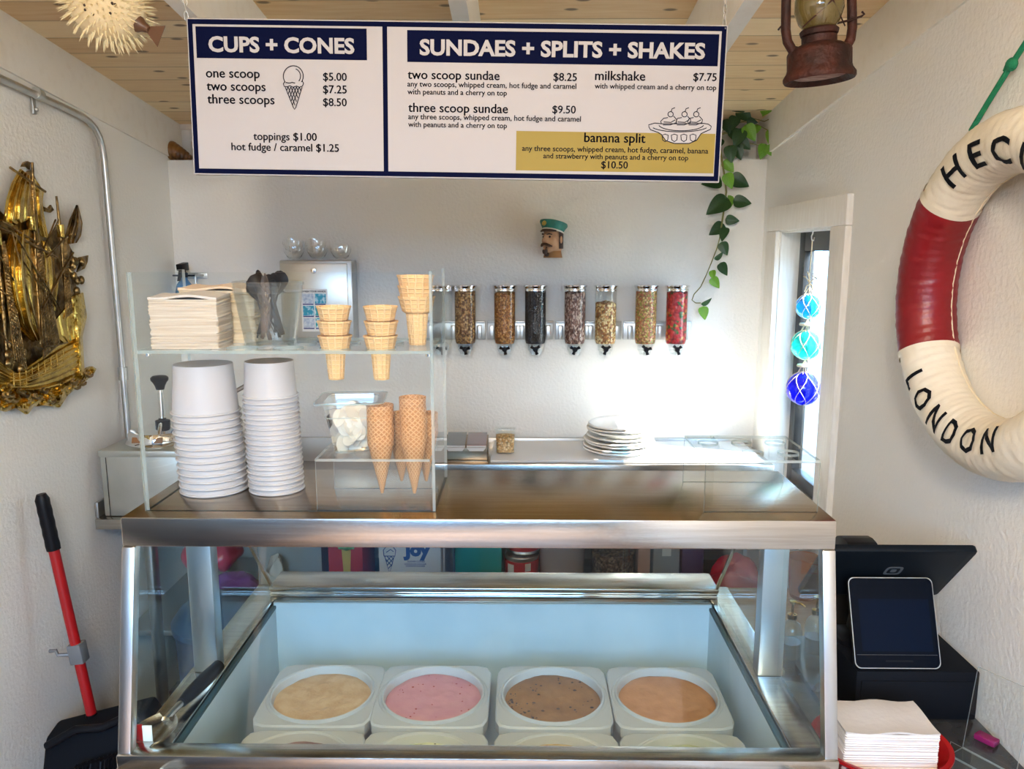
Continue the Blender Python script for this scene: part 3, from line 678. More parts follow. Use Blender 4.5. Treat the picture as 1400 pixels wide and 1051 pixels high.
# tub of black spoons
st = thing('spoon_tub', 'clear plastic tub full of black spoons on the acrylic shelf', 'tub', (-.447, 1.392, SHZ + .0005))
MB().lathe([(.0405, .003), (.0415, 0), (.043, 0), (.0445, .003), (.0605, .105), (.0625, .106), (.0635, .1105), (.062, .112), (.0595, .111), (.0435, .004), (.0415, .0025), (.001, .0025)], 40).build('tub', M_deli, st, local=True)
MB().lathe([(.0588, .092), (.0603, .092), (.0606, .0945), (.0590, .0945)], 40).build('rim_band', M_deli, st, local=True)
def spoon_mesh(mb_len=.112, r_=.016, th=.0012):
    b_ = MB()
    def f(u, v):
        t = v
        if t < .68: wv = .0035 - .001 * t; z = 0
        else:
            q = (t - .68) / .32; wv = .0028 + (r_ - .0028) * math.sin(min(1, q * 1.15) * PI * .62) ** 1 * math.sqrt(max(0.02, 1 - max(0, (q - .6) / .4) ** 2)); z = -.006 * math.sin(q * PI) * (1 - (2 * u - 1) ** 2)
        return V((2 * u - 1) * wv, z, mb_len * t)
    b_.sheet(f, 8, 30, (0, -th, 0)); return b_
sp0 = None
for k in range(16):
    a = k * 2.4; rad = .012 + .030 * ((k * 7 % 16) / 16)
    base = V(.022 * math.cos(a + 2.6), .022 * math.sin(a + 2.6), .006)
    tilt = .30 + .22 * ((k * 5 % 7) / 7)
    rot = Matrix.Rotation(a, 3, 'Z') @ Matrix.Rotation(tilt, 3, 'Y') @ Matrix.Rotation(k * 1.3, 3, 'Z')
    loc = V(-.447, 1.392, SHZ + .004) + base + V(0, 0, .001 * k)
    if k == 5: loc.z += .012
    lab = 'black plastic spoon standing bowl up in the clear tub'
    if k == 5: lab = 'black plastic spoon, the tallest one sticking up from the clear tub'
    if sp0 is None: sp0 = solo(spoon_mesh(), 'black_spoon', M_black, lab, 'spoon', loc, 'black spoons in the clear tub', local=True, rot=rot.to_euler())
    else: dup(sp0, loc, lab, rot=rot.to_euler())

# square bin with white tasting spoons
bz = RZ + .0005
bn = thing('clear_square_bin', 'clear square plastic bin of white tasting spoons on the low acrylic stand', 'bin', (-.304, 1.385, bz), .10)
L = [rring(.062, .066, .012, 0), rring(.066, .070, .012, .004), rring(.082, .086, .012, .062), rring(.087, .091, .012, .0625), rring(.092, .096, .012, .086), rring(.118, .122, .014, .087), rring(.120, .124, .014, .090), rring(.118, .122, .014, .0915), rring(.091, .095, .012, .0905), rring(.085, .089, .011, .066), rring(.064, .068, .011, .006), rring(.060, .064, .011, .0025)]
MB().loft(L, True, True).build('bin', M_clear, bn, local=True)
for a_, z_ in ((.119, .0905), (.0925, .0868), (.0875, .0628)):
    MB().loft([rring(a_ + .002, a_ + .006, .014, z_), rring(a_ + .002, a_ + .006, .014, z_ + .0014), rring(a_, a_ + .004, .013, z_ + .0014), rring(a_, a_ + .004, .013, z_), rring(a_ + .002, a_ + .006, .014, z_)]).build('moulded_edge', M_acre, bn, local=True)
tsm = MB(); tsm.loft([[V(.0125 * math.cos(2 * PI * j / 20), .0175 * math.sin(2 * PI * j / 20), z) for j in range(20)] for z in (0, .0008)], True, True)
ts0 = None; RR = random.Random(5)
for k in range(58):
    z = bz + .012 + .054 * (k / 58); a = RR.random() * 6.28; rad = .025 * RR.random() ** .5
    loc = V(-.304 + rad * math.cos(a), 1.385 + rad * math.sin(a), z); rot = (RR.uniform(.7, 1.5), RR.uniform(-.35, .35), RR.uniform(-1.1, 1.1))
    lab = 'flat white tasting spoon heaped in the clear square bin'
    if ts0 is None: ts0 = solo(tsm, 'tasting_spoon', mat('white_tasting_spoon', (.78, .75, .66), .5), lab, 'spoon', loc, 'white tasting spoons in the square bin', local=True, rot=rot)
    else: dup(ts0, loc, lab, rot=rot)

# ================================================================== hanging menu sign
SY = 1.65
P0 = atY(257.5, 25.5, SY); P1 = atY(993, 35.5, SY); ROLL = math.atan2(P1.z - P0.z, P1.x - P0.x)
ux = V(math.cos(ROLL), 0, math.sin(ROLL)); uz = V(-math.sin(ROLL), 0, math.cos(ROLL))
TL = atY(254.5, 24, SY); TR = atY(995, 35.5, SY); BL = atY(262.5, 238.5, SY)
SW = (TR - TL).dot(ux) + .001; SH = -(BL - TL).dot(uz)
sign = thing('menu_sign', 'hanging blue and white menu board listing cups, cones, sundaes, splits and shakes', 'sign', TL + ux * SW / 2 - uz * SH)
def sl(px, py, y=SY):                              # pixel on the sign -> metres right/down from its top left corner
    d = atY(px, py, y) - TL; return d.dot(ux), -d.dot(uz)
def sp_(x, d, off=0.0): return TL + ux * x - uz * d + V(0, -off, 0)
b_ = MB(); b_.prism([sp_(0, 0), sp_(SW, 0), sp_(SW, SH), sp_(0, SH)], (0, .012, 0), .0015); b_.build('board', M_signw, sign)
def plate(name, x0, d0, x1, d1, off, m):
    MB().prism([sp_(x0, d0, off), sp_(x1, d0, off), sp_(x1, d1, off), sp_(x0, d1, off)], (0, .0006, 0)).build(name, m, sign, smooth=False)
e = .0028; t_ = .0095; dvx = sl(527, 130)[0]
plate('navy_border', e, e, SW - e, SH - e, .0008, M_navy)
plate('white_panel', e + t_, e + t_, dvx - t_ / 2, SH - e - t_, .0014, M_signw)
plate('white_panel', dvx + t_ / 2, e + t_, SW - e - t_, SH - e - t_, .0014, M_signw)
a = sl(267.6, 36.3); c = sl(502, 83.5); plate('heading_band', a[0], a[1], c[0], sl(270, 79.4)[1], .002, M_navy)
a = sl(556.8, 41.4); c = sl(981, 87.1); plate('heading_band', a[0], a[1], c[0], sl(557, 84.9)[1], .002, M_navy)
a = sl(706, 179.1); c = sl(975, 233.2); plate('gold_panel', a[0], a[1], c[0], sl(706, 232.9)[1], .002, M_gold)
def sign_text(s, x0, x1, yb, m, bold=.0, cap=None, off=.0023, name='lettering'):
    vs, fs = text_geom(s, bold); mnx = min(v.x for v in vs); mxx = max(v.x for v in vs)
    A = sl(x0, yb); B = sl(x1, yb); k = (B[0] - A[0]) / (mxx - mnx); ky = k
    if cap:
        ky = (sl(x0, yb)[1] - sl(x0, yb - cap)[1]) / .73
    mb = MB()
    for ox, oy in ((0, 0),) + (((.018, 0), (-.018, 0), (0, .012), (0, -.012)) if not cap else ()):   # heavier strokes
        mb.add([sp_(A[0] + (v.x - mnx + ox) * k, A[1] - (v.y + oy) * ky, off + (abs(ox) + 2 * abs(oy)) * .004) for v in vs], fs)
    mb.build(name, m, sign, smooth=False, recalc=False)
sign_text('CUPS + CONES', 286, 485, 70.5, M_signw, .035, 21, .0028, 'heading_lettering')
sign_text('SUNDAES + SPLITS + SHAKES', 574, 963.5, 75, M_signw, .035, 21.5, .0028, 'heading_lettering')
for a in (('one scoop', 282.5, 355.5, 106), ('two scoops', 283.5, 363.5, 123.7), ('three scoops', 284.5, 375.7, 141.5), ('$5.00', 442.3, 474.3, 110.3), ('$7.25', 442.3, 474.3, 127.6), ('$8.50', 442.3, 474.3, 145),
          ('toppings $1.00', 347.2, 433.4, 191.3), ('hot fudge / caramel $1.25', 317.3, 463.6, 205.4),
          ('two scoop sundae', 557.8, 682.9, 108), ('$8.25', 756.7, 788.3, 110.6), ('three scoop sundae', 558.6, 694.3, 153), ('$9.50', 755.2, 786.8, 154.9), ('milkshake', 813.5, 881.6, 109.6), ('$7.75', 947.5, 979, 110.6),
          ('banana split', 798.7, 881.9, 194.2), ('$10.50', 821.8, 857.9, 230)):
    sign_text(*a, M_ink)
for a in (('any two scoops, whipped cream, hot fudge and caramel', 557.3, 787.7, 118.5), ('with peanuts and a cherry on top', 557.5, 692.9, 129),
          ('any three scoops, whipped cream, hot fudge and caramel', 558.4, 794, 163), ('with peanuts and a cherry on top', 558.5, 693, 173.5), ('with whipped cream and a cherry on top', 813, 978.8, 121.2),
          ('any three scoops, whipped cream, hot fudge, caramel, banana', 713.8, 967.9, 206.2), ('and strawberry with peanuts and a cherry on top', 742.7, 940.5, 216.4)):
    sign_text(*a, M_ink)
def drawing(name, polys, off=.0026, wd=.0016, fill=None):
    mb = MB(); fn = lambda x, d: sp_(x, d, off)
    if fill:
        mb.add([sp_(*sl(*p), off - .0002) for p in fill], [list(range(len(fill)))], 1)
    for pts, closed in polys: ribbon(mb, [sl(*p) for p in pts], wd, fn, 0, closed)
    mb.build(name, [M_ink, M_signw], sign, smooth=False, recalc=False)
def arc(cx, cy, rx, ry, a0, a1, n=24): return [(cx + rx * math.cos(math.radians(a0 + (a1 - a0) * i / n)), cy + ry * math.sin(math.radians(a0 + (a1 - a0) * i / n))) for i in range(n + 1)]
pol = [(arc(401.5, 104.5, 13.6, 14.2, -215, 35), False), (arc(401.5, 104.5, 9.8, 10.5, -70, 40), False)]
pol.append(([(390, 111.5), (388, 115), (389, 118.5), (393, 119), (397, 117.5), (401, 119.5), (406, 118), (410, 119.5), (414, 118), (415.5, 114), (413.5, 111)], False))
pol.append(([(391, 113), (396, 114), (400, 113), (404, 114)], False))
pol.append(([(390.5, 119.5), (401.5, 147), (403.2, 149.8), (405, 147), (413.5, 119.5)], False))
for k in range(1, 6):
    f = k / 6; pA, pB, pT = (390.5, 119), (413.5, 119), (402, 149.5); p = (pA[0] + 23 * f, 119)
    pol.append(([p, (pA[0] + f * (pT[0] - pA[0]), 119 + f * 30.5)], False)); pol.append(([p, (pB[0] + (1 - f) * (pT[0] - pB[0]), 119 + (1 - f) * 30.5)], False))
drawing('cone_drawing', pol, wd=.0017)
pol = []
bowl = arc(929.5, 176, 43, 7, 170, 10) ; bowl = [(887, 174), (886.5, 171), (895, 168.5), (905, 169.5), (962, 169), (968, 170), (972, 173), (971, 177), (962, 181), (958, 183), (952, 192), (942, 196.3), (922, 196.3), (910, 192.5), (904, 184), (900, 181.5), (889, 177.5)]
pol.append((bowl, True)); pol.append((arc(929, 172, 39, 8.5, 160, 20), False)); pol.append((arc(931, 170, 31, 9, 170, 10), False))
for x in (909, 921.5, 934.5, 947): pol.append(([(x - 4, 185), (x - 3.4, 191.5), (x, 193.8), (x + 3.6, 191.5), (x + 4.2, 185), (x, 183.6)], True))
for x, y in ((917, 166), (936, 166), (952, 166)):
    pol += [([(x - 13 + 2 * (x > 930), y + 4), (x - 14 + 2 * (x > 930), y), (x - 10, y - 4), (x - 4, y - 5)], False), (arc(x - .5, y - 9.5, 3.6, 3.6, 0, 360), True), ([(x, y - 12.5), (x + 1.5, y - 17), (x + 5.5, y - 18.5)], False),
            ([(x + 3.5, y - 7), (x + 8, y - 2), (x + 7, y + 3)], False), ([(x - 10, y + 1), (x, y + 1.5), (x + 6, y - 2)], False), ([(x - 11, y + 5), (x - 1, y + 5), (x + 7, y + 2)], False)]
fill = bowl[:2] + [(895, 168), (902, 163), (906, 158), (914, 156), (917, 153), (921, 158), (930, 158), (936, 153), (941, 158), (948, 158), (952, 153), (957, 159), (962, 168)] + bowl[6:]
drawing('sundae_drawing', pol, wd=.0017, fill=fill)
for px0, py0, px1, py1, nm in ((254.5, 22, 253.5, -40, 'left'), (991.5, 33, 992.5, -40, 'right')):
    a = atY(px0, py0 + 5, SY); top = V(a.x + (-.001), SY + .004, zc(SY))
    ch = thing('sign_chain', 'thin steel chain holding up the %s end of the menu board' % nm, 'chain', top)
    n = int((top.z - a.z - .012) / .0135); lk = MB().tube([V(.0036 * math.cos(q), 0, .0085 * math.sin(q)) for q in [2 * PI * i / 14 for i in range(14)]], .0009, 6, True); lm = lk.mesh('chain_link', M_galv)
    for k in range(n + 1):
        o = bpy.data.objects.new('chain_link', lm); C.objects.link(o); o.parent = ch
        o.location = (0, 0, a.z + .0085 + .0137 * k - top.z); o.rotation_euler = (0, 0, PI / 2 * (k % 2) + .3)
    MB().tube([V(a.x, SY - .002, a.z - .002), V(a.x, SY + .004, a.z + .004), V(a.x, SY + .014, a.z - .002)], .0012, 6).build('hook', M_galv, ch)
    MB().tube([V(top.x, top.y, a.z + .0137 * (n + 1)), V(top.x, top.y, zc(SY) + .002)], .0014, 6).build('screw_eye', M_galv, ch)

# ================================================================== back counter
wt = thing('steel_work_table', 'long stainless steel work table with backsplash along the back wall', 'table', (-.22, 2.82, 0))
b_ = MB().box(XL + .012, XR - .012, 2.44, YB - .01, .83, .865, .004); b_.build('table_top', M_ss, wt)
b_ = MB().box(XL + .012, XR - .012, YB - .022, YB - .004, .864, .965, .004).box(XL + .004, XL + .016, 2.46, YB - .03, .864, .915, .003); b_.build('backsplash', M_ssd, wt)
for x in (XL + .16, -.25, XR - .06):
    for y in (2.5, YB - .08): MB().lathe([(.011, 0), (.018, .03), (.0205, .05), (.0205, .832)], 16, (x, y, 0)).build('leg', M_ssv, wt)
MB().box(XL + .05, XR - .03, 2.5, YB - .04, .43, .45, .003).build('undershelf', M_ssd, wt)
# refrigerated rail with the white board
rl = thing('countertop_rail', 'low stainless steel countertop unit on the work table under the topping dispensers', 'counter unit', (.26, 3.02, .865))
b_ = MB().box(-.375, .93, 2.83, 3.17, .866, .948, .004); b_.build('body', M_ss, rl)
solo(MB().box(-.117, .90, 2.85, 3.16, .9485, .9585, .002), 'cutting_board', M_white, 'long white cutting board on the steel countertop unit', 'cutting board', (.39, 3.0, .9485))
# condiment holder
ch_ = thing('condiment_holder', 'steel condiment holder with three white lidded compartments on the back counter', 'condiment holder', (-.25, 2.95, .9485))
x0, x1 = -.372, -.130
b_ = MB().prism([(x0, 2.885, .949), (x0, 3.0, .949), (x0, 3.0, 1.022), (x0, 2.885, .997)], (x1 - x0, 0, 0), .002); b_.build('steel_case', M_brn, ch_)
M_lidc = clear('frosted_flap', (.85, .88, .9), 1.5, .1, body=.35)
fills = [mat('green_syrup_fill', (.35, .40, .28), .5), mat('black_crumbs_fill', (.03, .03, .06), .5), mat('red_crumbs_fill', (.45, .05, .10), .5)]
for k in range(3):
    a = x0 + .006 + k * .079; c = a + .073
    w_ = MB(); w_.prism([(a, 2.884, .997), (c, 2.884, .997), (c - .010, 2.884, .984), (a + .010, 2.884, .984)], (0, .004, 0)); w_.box(a, c, 2.886, 2.892, .998, 1.004).build('compartment', M_white, ch_)
    MB().prism([(a + .002, 2.893, .999), (a + .002, 2.995, 1.0212), (a + .002, 2.995, 1.0252), (a + .002, 2.893, 1.003)], (c - a - .004, 0, 0)).build('filling', fills[k], ch_)
    MB().prism([(a, 2.888, 1.006), (a, 2.998, 1.030), (a, 2.998, 1.0315), (a, 2.888, 1.0075)], (c - a, 0, 0)).build('lid_flap', M_lidc, ch_)
# peanut jar
pj = thing('peanut_jar', 'clear square jar half full of chopped peanuts on the white cutting board', 'jar', (-.064, 2.97, .959))
M_pnut = granular('chopped_peanuts', ((.78, .52, .24), (.68, .40, .15), (.88, .66, .36), (.60, .33, .12)), 130)
MB().loft([rring(.064, .064, .016, .0005), rring(.070, .070, .016, .004), rring(.076, .076, .016, .095), rring(.0735, .0735, .015, .095), rring(.0675, .0675, .015, .005), rring(.06, .06, .015, .004)], True, True).build('jar', bpy.data.materials.get('clear_acrylic'), pj, local=True)
MB().loft([rring(.0655, .0655, .015, .006), rring(.0705, .0705, .015, .064), rring(.05, .05, .015, .068), rring(.02, .02, .01, .071)], True, True).build('peanuts', M_pnut, pj, local=True)
MB().loft([rring(.084, .084, .012, .0955), rring(.085, .085, .012, .098), rring(.085, .085, .012, .103), rring(.080, .080, .012, .105)], True, True).build('lid', M_clear, pj, local=True)
# stack of plates
M_foam = mat('white_foam', (.90, .89, .86), .6)
pl0 = None; RR = random.Random(4)
for k in range(8):
    loc = (.375 + RR.uniform(-.007, .007), 2.985 + RR.uniform(-.006, .006), .9595 + .0125 * k + (.006 if k > 4 else 0)); rot = (RR.uniform(-.025, .025) if k else 0, RR.uniform(-.03, .03) if k else 0, RR.random() * 6)
    s = 1 - .012 * k
    lab = 'white foam plate %s of the stack on the cutting board' % ('at the bottom' if k == 0 else 'on top' if k == 7 else ORD[7 - k] + ' from the top')
    if pl0 is None: pl0 = solo(MB().lathe([(.001, .003), (.085, .003), (.088, .0), (.09, .0005), (.118, .015), (.128, .021), (.135, .0215), (.1365, .019), (.1335, .0235), (.127, .0235), (.116, .0175), (.09, .0045), (.001, .0055)], 56), 'foam_plate', M_foam, lab, 'plate', loc, 'white plates stacked on the board', local=True)
    else: o = dup(pl0, loc, lab, rot=rot); o.scale = (s, s, 1)

# hot fudge warmer
fw = thing('fudge_warmer', 'square stainless steel fudge warmer with a pump on the left end of the work table', 'food warmer', (-1.235, 2.62, .865))
wx0, wx1, wy0, wy1 = -1.372, -1.098, 2.465, 2.775
b_ = MB().box(wx0 + .004, wx1 - .004, wy0 + .004, wy1 - .004, .867, 1.07, .003).box(wx0, wx1, wy0, wy1, 1.066, 1.088, .004)
b_.build('housing', mat('warmer_steel', (.60, .60, .55), .36, .85, col2=(.52, .53, .48), ns=9), fw)
MB().box(wx0 + .022, wx0 + .0232, wy0 + .0025, wy0 + .004, .868, 1.065).build('seam', M_blackm, fw)
lc = V(-1.228, 2.60, 1.088)
MB().lathe([(.104, -.002), (.108, .004), (.104, .009), (.1, .012), (.098, .034), (.092, .042), (.06, .050), (.001, .052)], 40, lc).build('lid', M_chrome, fw)
MB().prism([lc + V(-.05, -.0935, .016), lc + V(.05, -.0935, .016), lc + V(.05, -.088, .034), lc + V(-.05, -.088, .034)], (0, -.004, 0)).build('name_plate', mat('brown_label', (.25, .11, .035), .45), fw)
pc = lc + V(.012, 0, .05)
MB().lathe([(.022, 0), (.024, .004), (.024, .022), (.012, .026), (.012, .03)], 20, pc).build('pump_collar', M_black, fw)
MB().lathe([(.0095, .026), (.0095, .13)], 14, pc).build('pump_rod', M_chrome, fw)
MB().lathe([(.001, .128), (.013, .128), (.016, .14), (.022, .152), (.028, .16), (.0285, .168), (.022, .174), (.001, .176)], 20, pc).build('pump_knob', M_black, fw)
MB().tube([pc + V(0, -.01, .01), pc + V(.02, -.06, .02), pc + V(.03, -.09, .012), pc + V(.032, -.10, -.005)], .006, 10).build('spout', M_chrome, fw)
# ladle rail with a bent ladle next to the warmer
ld = thing('serving_ladle', 'steel ladle with a long curved dark handle leaning on the fudge warmer', 'ladle', (-1.02, 2.66, .865))
p = [V(-1.012, 2.66, .905), V(-1.03, 2.66, .98), V(-1.052, 2.655, 1.10), V(-1.058, 2.65, 1.17), V(-1.045, 2.65, 1.21), V(-1.01, 2.65, 1.235), V(-.92, 2.65, 1.285)]
MB().tube(p[:4], .005, 8).build('stem', M_chrome, ld); MB().tube(p[3:], [.006, .0075, .008, .007], 10).build('handle', M_ssd, ld)
MB().lathe([(.001, 0), (.02, .003), (.034, .016), (.038, .034), (.0365, .034), (.032, .017), (.018, .005), (.001, .0025)], 24, (-.982, 2.66, .8655)).build('bowl', M_chrome, ld)

# spray bottle on the corner rack
hk = thing('wire_hook_rack', 'small steel wire hook rack on the left corner of the back wall', 'hook rack', (-1.31, YB, 1.62))
MB().box(-1.375, -1.27, YB - .006, YB - .0005, 1.615, 1.64, .002).tube([V(-1.285, YB - .005, 1.63), V(-1.285, YB - .08, 1.63), V(-1.285, YB - .085, 1.625), V(-1.285, YB - .085, 1.545)], .004, 8).build('bracket', M_galv, hk)
MB().tube([V(-1.38, YB - .07, 1.63), V(-1.285, YB - .07, 1.63)], .0035, 8).tube([V(-1.36, YB - .004, 1.63), V(-1.36, YB - .07, 1.63)], .003, 8).build('bar', M_black, hk)
kb = thing('spray_bottle', 'blue spray bottle with a dark trigger hanging in the left back corner', 'bottle', (-1.335, YB - .075, 1.46))
MB().lathe([(.001, 0), (.034, 0), (.036, .006), (.036, .10), (.028, .135), (.014, .155), (.014, .165)], 24).build('bottle', clear('blue_plastic', (.35, .62, .85), 1.5, .05, body=.35, bodycol=(.2, .5, .85)), kb, local=True)
b_ = MB().lathe([(.016, .163), (.016, .18), (.01, .185), (.01, .195)], 16); b_.prism([(-.012, -.035, .19), (-.012, .03, .19), (-.012, .026, .222), (-.012, -.04, .214)], (.024, 0, 0), .003)
b_.prism([(-.006, -.02, .19), (-.006, -.03, .192), (-.006, -.05, .15), (-.006, -.044, .15)], (.012, 0, 0), .001); b_.build('trigger_head', M_black, kb, local=True)
# ================================================================== back wall
def wallpt(px, py, y=YB): return atY(px, py, y)
pd = thing('paper_towel_dispenser', 'stainless steel paper towel dispenser on the back wall', 'dispenser', (-.806, YB - .05, 1.37))
dx0, dx1, dz0, dz1, dy = -.948, -.664, 1.368, 1.69, YB - .105
MB().box(dx0, dx1, dy + .006, YB - .001, dz0, dz1, .006).build('case', M_ssd, pd)
MB().box(dx0 + .004, dx1 - .018, dy, dy + .008, dz0 + .02, dz1 - .012, .003).build('front_door', mat('dispenser_steel', (.60, .57, .50), .33, .9, col2=(.66, .63, .56), ns=3), pd)
MB().box(dx0 + .004, dx1 - .018, dy + .001, dy + .008, dz0, dz0 + .012).build('towel_slot', M_blackm, pd)
b_ = MB().lathe([(.012, -.006), (.012, .0), (.009, .004), (.001, .005)], 20, (0, 0, 0), mat=Matrix.Translation(((dx0 + dx1) / 2 - .006, dy - .001, dz1 - .04)) @ Matrix.Rotation(PI / 2, 4, 'X')); b_.build('lock', M_chrome, pd)
pA = atY(411, 395, dy - .001); pB = atY(449.5, 453, dy - .001); pw, phh = pB.x - pA.x, pA.z - pB.z
po = thing('handwashing_poster', 'small blue and white hand washing poster on the towel dispenser', 'poster', (pA.x + pw / 2, dy - .001, pB.z))
b_ = MB().box(pA.x, pB.x, dy - .0012, dy - .0004, pB.z, pA.z); b_.build('sheet', M_paper, po)
def flat_text(s, x0, x1, zb, y, m, parent, bold=0.0, name='lettering', kz=1.0):
    vs, fs = text_geom(s, bold); mnx = min(v.x for v in vs); mxx = max(v.x for v in vs); k = (x1 - x0) / (mxx - mnx)
    return MB().add([V(x0 + (v.x - mnx) * k, y, zb + v.y * k * kz) for v in vs], fs).build(name, m, parent, smooth=False, recalc=False)
flat_text('WASH YOUR HANDS', pA.x + .006, pB.x - .006, pA.z - .0125, dy - .0018, M_ink, po, .03)
pcs = [mat('poster_pale_blue', (.42, .52, .68), .6, col2=(.80, .85, .90), ns=90), mat('poster_cyan', (.03, .36, .55), .6, col2=(.55, .78, .88), ns=70, lo=.5, hi=.6), mat('poster_teal', (.02, .42, .50), .6, col2=(.7, .85, .88), ns=60, lo=.5, hi=.55)]
for r_ in range(3):
    for c in range(2):
        a = pA.x + .006 + c * (pw - .008) / 2; z1 = pA.z - .018 - r_ * (phh - .024) / 3; z0 = z1 - (phh - .024) / 3 + .009
        MB().box(a, a + (pw - .016) / 2, dy - .0018, dy - .0011, z0, z1).build('picture', pcs[(0, 1, 1, 2, 0, 2)[r_ * 2 + c]], po)
        MB().box(a, a + (pw - .02) / 2, dy - .0018, dy - .0011, z0 - .0055, z0 - .001).build('caption', mat('poster_navy', (.03, .06, .25), .6) if r_ == 0 and c == 0 else bpy.data.materials['poster_navy'], po)
# glass bowls on the dispenser
M_bowl = clear('clear_glass_bowl', (.99, .992, .99), 1.55, scale=2.2)
def bowl():
    b_ = MB(); n = 48; wv = lambda a, z: 1
    prof = [(.016, .0), (.018, .0), (.018, .004), (.030, .012), (.040, .028), (.042, .042), (.0415, .053), (.0395, .053), (.0395, .042), (.037, .029), (.028, .0145), (.014, .008), (.001, .008)]
    loops = []
    for r_, z in prof: loops.append([V(r_ * math.cos(2 * PI * j / n), r_ * math.sin(2 * PI * j / n), z + (.006 * math.cos(3 * 2 * PI * j / n) * max(0, (z - .03) / .023))) for j in range(n)])
    return b_.loft(loops, True, True)
bw0 = None
for nm, px, lvl in (('left, at the bottom of its pair', 402, 0), ('left, upper one of its pair', 401, 1), ('middle, at the bottom of its pair', 434, 0), ('middle, upper one of its pair', 432, 1), ('right, standing alone', 466, 0)):
    loc = (atY(px, 340, YB - .052).x, YB - .053, dz1 + .0008 + lvl * .026); lab = 'clear glass dessert bowl on the towel dispenser, ' + nm
    if bw0 is None: bw0 = solo(bowl(), 'glass_bowl', M_bowl, lab, 'bowl', loc, 'glass bowls on the towel dispenser', local=True)
    else: dup(bw0, loc, lab, rot=(0, 0, R.random() * 3))

# topping dispensers: four double brackets, eight canisters
CY = YB - .078
cols = {
 'crunch': granular('brown_crunch_topping', ((.38, .20, .07), (.22, .10, .03), (.56, .34, .14), (.14, .055, .02), (.48, .27, .10)), 140),
 'toffee': granular('orange_toffee_topping', ((.52, .22, .05), (.40, .15, .03), (.62, .31, .10), (.28, .09, .02)), 150),
 'black': granular('black_cookie_crumb', ((.016, .014, .016), (.03, .028, .03), (.01, .01, .012), (.045, .04, .045)), 200),
 'rods': granular('pink_brown_sprinkle_rods', ((.30, .15, .11), (.15, .06, .045), (.56, .40, .34), (.12, .05, .04), (.66, .50, .42)), 190, stretch=(1, 1, .55)),
 'nut': granular('peanut_pieces', ((.56, .28, .08), (.80, .56, .24), (.36, .13, .04), (.86, .68, .36)), 130),
 'mix': granular('multicoloured_crunch', ((.58, .34, .10), (.52, .14, .06), (.36, .36, .06), (.74, .50, .20), (.42, .17, .08), (.62, .28, .14)), 150),
 'gummy': granular('red_and_green_gummies', ((.56, .02, .03), (.66, .06, .05), (.42, .01, .02), (.60, .03, .03), (.62, .22, .04), (.50, .02, .03), (.06, .14, .03)), 85, rough=.3)}
cans = [(604, None, 0, 'empty clear canister with a steel lid, at the left end beside the sneeze guard'),
        (636, 'crunch', .205, 'canister of brown crunch topping with a steel lid, second from the left'),
        (690, 'toffee', .198, 'canister of orange brown toffee bits with a steel lid'),
        (732, 'black', .210, 'canister of black cookie crumbs with a steel lid'),
        (786, 'rods', .200, 'canister of pink and brown sprinkle rods with a steel lid'),
        (828, 'nut', .158, 'canister of peanut pieces, filled to two thirds, with a steel lid'),
        (883, 'mix', .208, 'canister of multicoloured crunch topping with a steel lid'),
        (925, 'gummy', .200, 'canister of red and green gummies with a steel lid, at the right end')]
rt0 = None
for k, (a, c) in enumerate(((605, 663.5), (666, 757), (759.5, 850), (852.5, 945))):
    x0 = atY(a, 450, YB - .02).x; x1 = atY(c, 450, YB - .02).x
    if k == 0: x0 = x1 - (atY(757, 450, YB - .02).x - atY(666, 450, YB - .02).x)
    t = thing('dispenser_bracket', 'grey steel wall bracket behind the %s pair of topping canisters' % ('first', 'second', 'third', 'fourth')[k] + ' from the left', 'bracket', ((x0 + x1) / 2, YB, 1.37), group='wall brackets of the topping canisters')
    b_ = MB().box(x0, x1, YB - .012, YB - .0005, 1.372, 1.447, .002); b_.build('back_plate', M_galv, t)
    MB().box(x0 + .002, x1 - .002, YB - .03, YB - .012, 1.441, 1.447, .001).build('top_lip', M_ssd, t)
    for q in cans[2 * k:2 * k + 2]:
        cx = atY(q[0], 430, CY).x
        MB().box(cx - .062, cx - .044, YB - .034, YB - .012, 1.375, 1.43, .002).box(cx + .044, cx + .062, YB - .034, YB - .012, 1.375, 1.43, .002).each('arm', M_galv, t)
M_canc = clear('canister_plastic', (.96, .965, .96), 1.5, scale=.55)
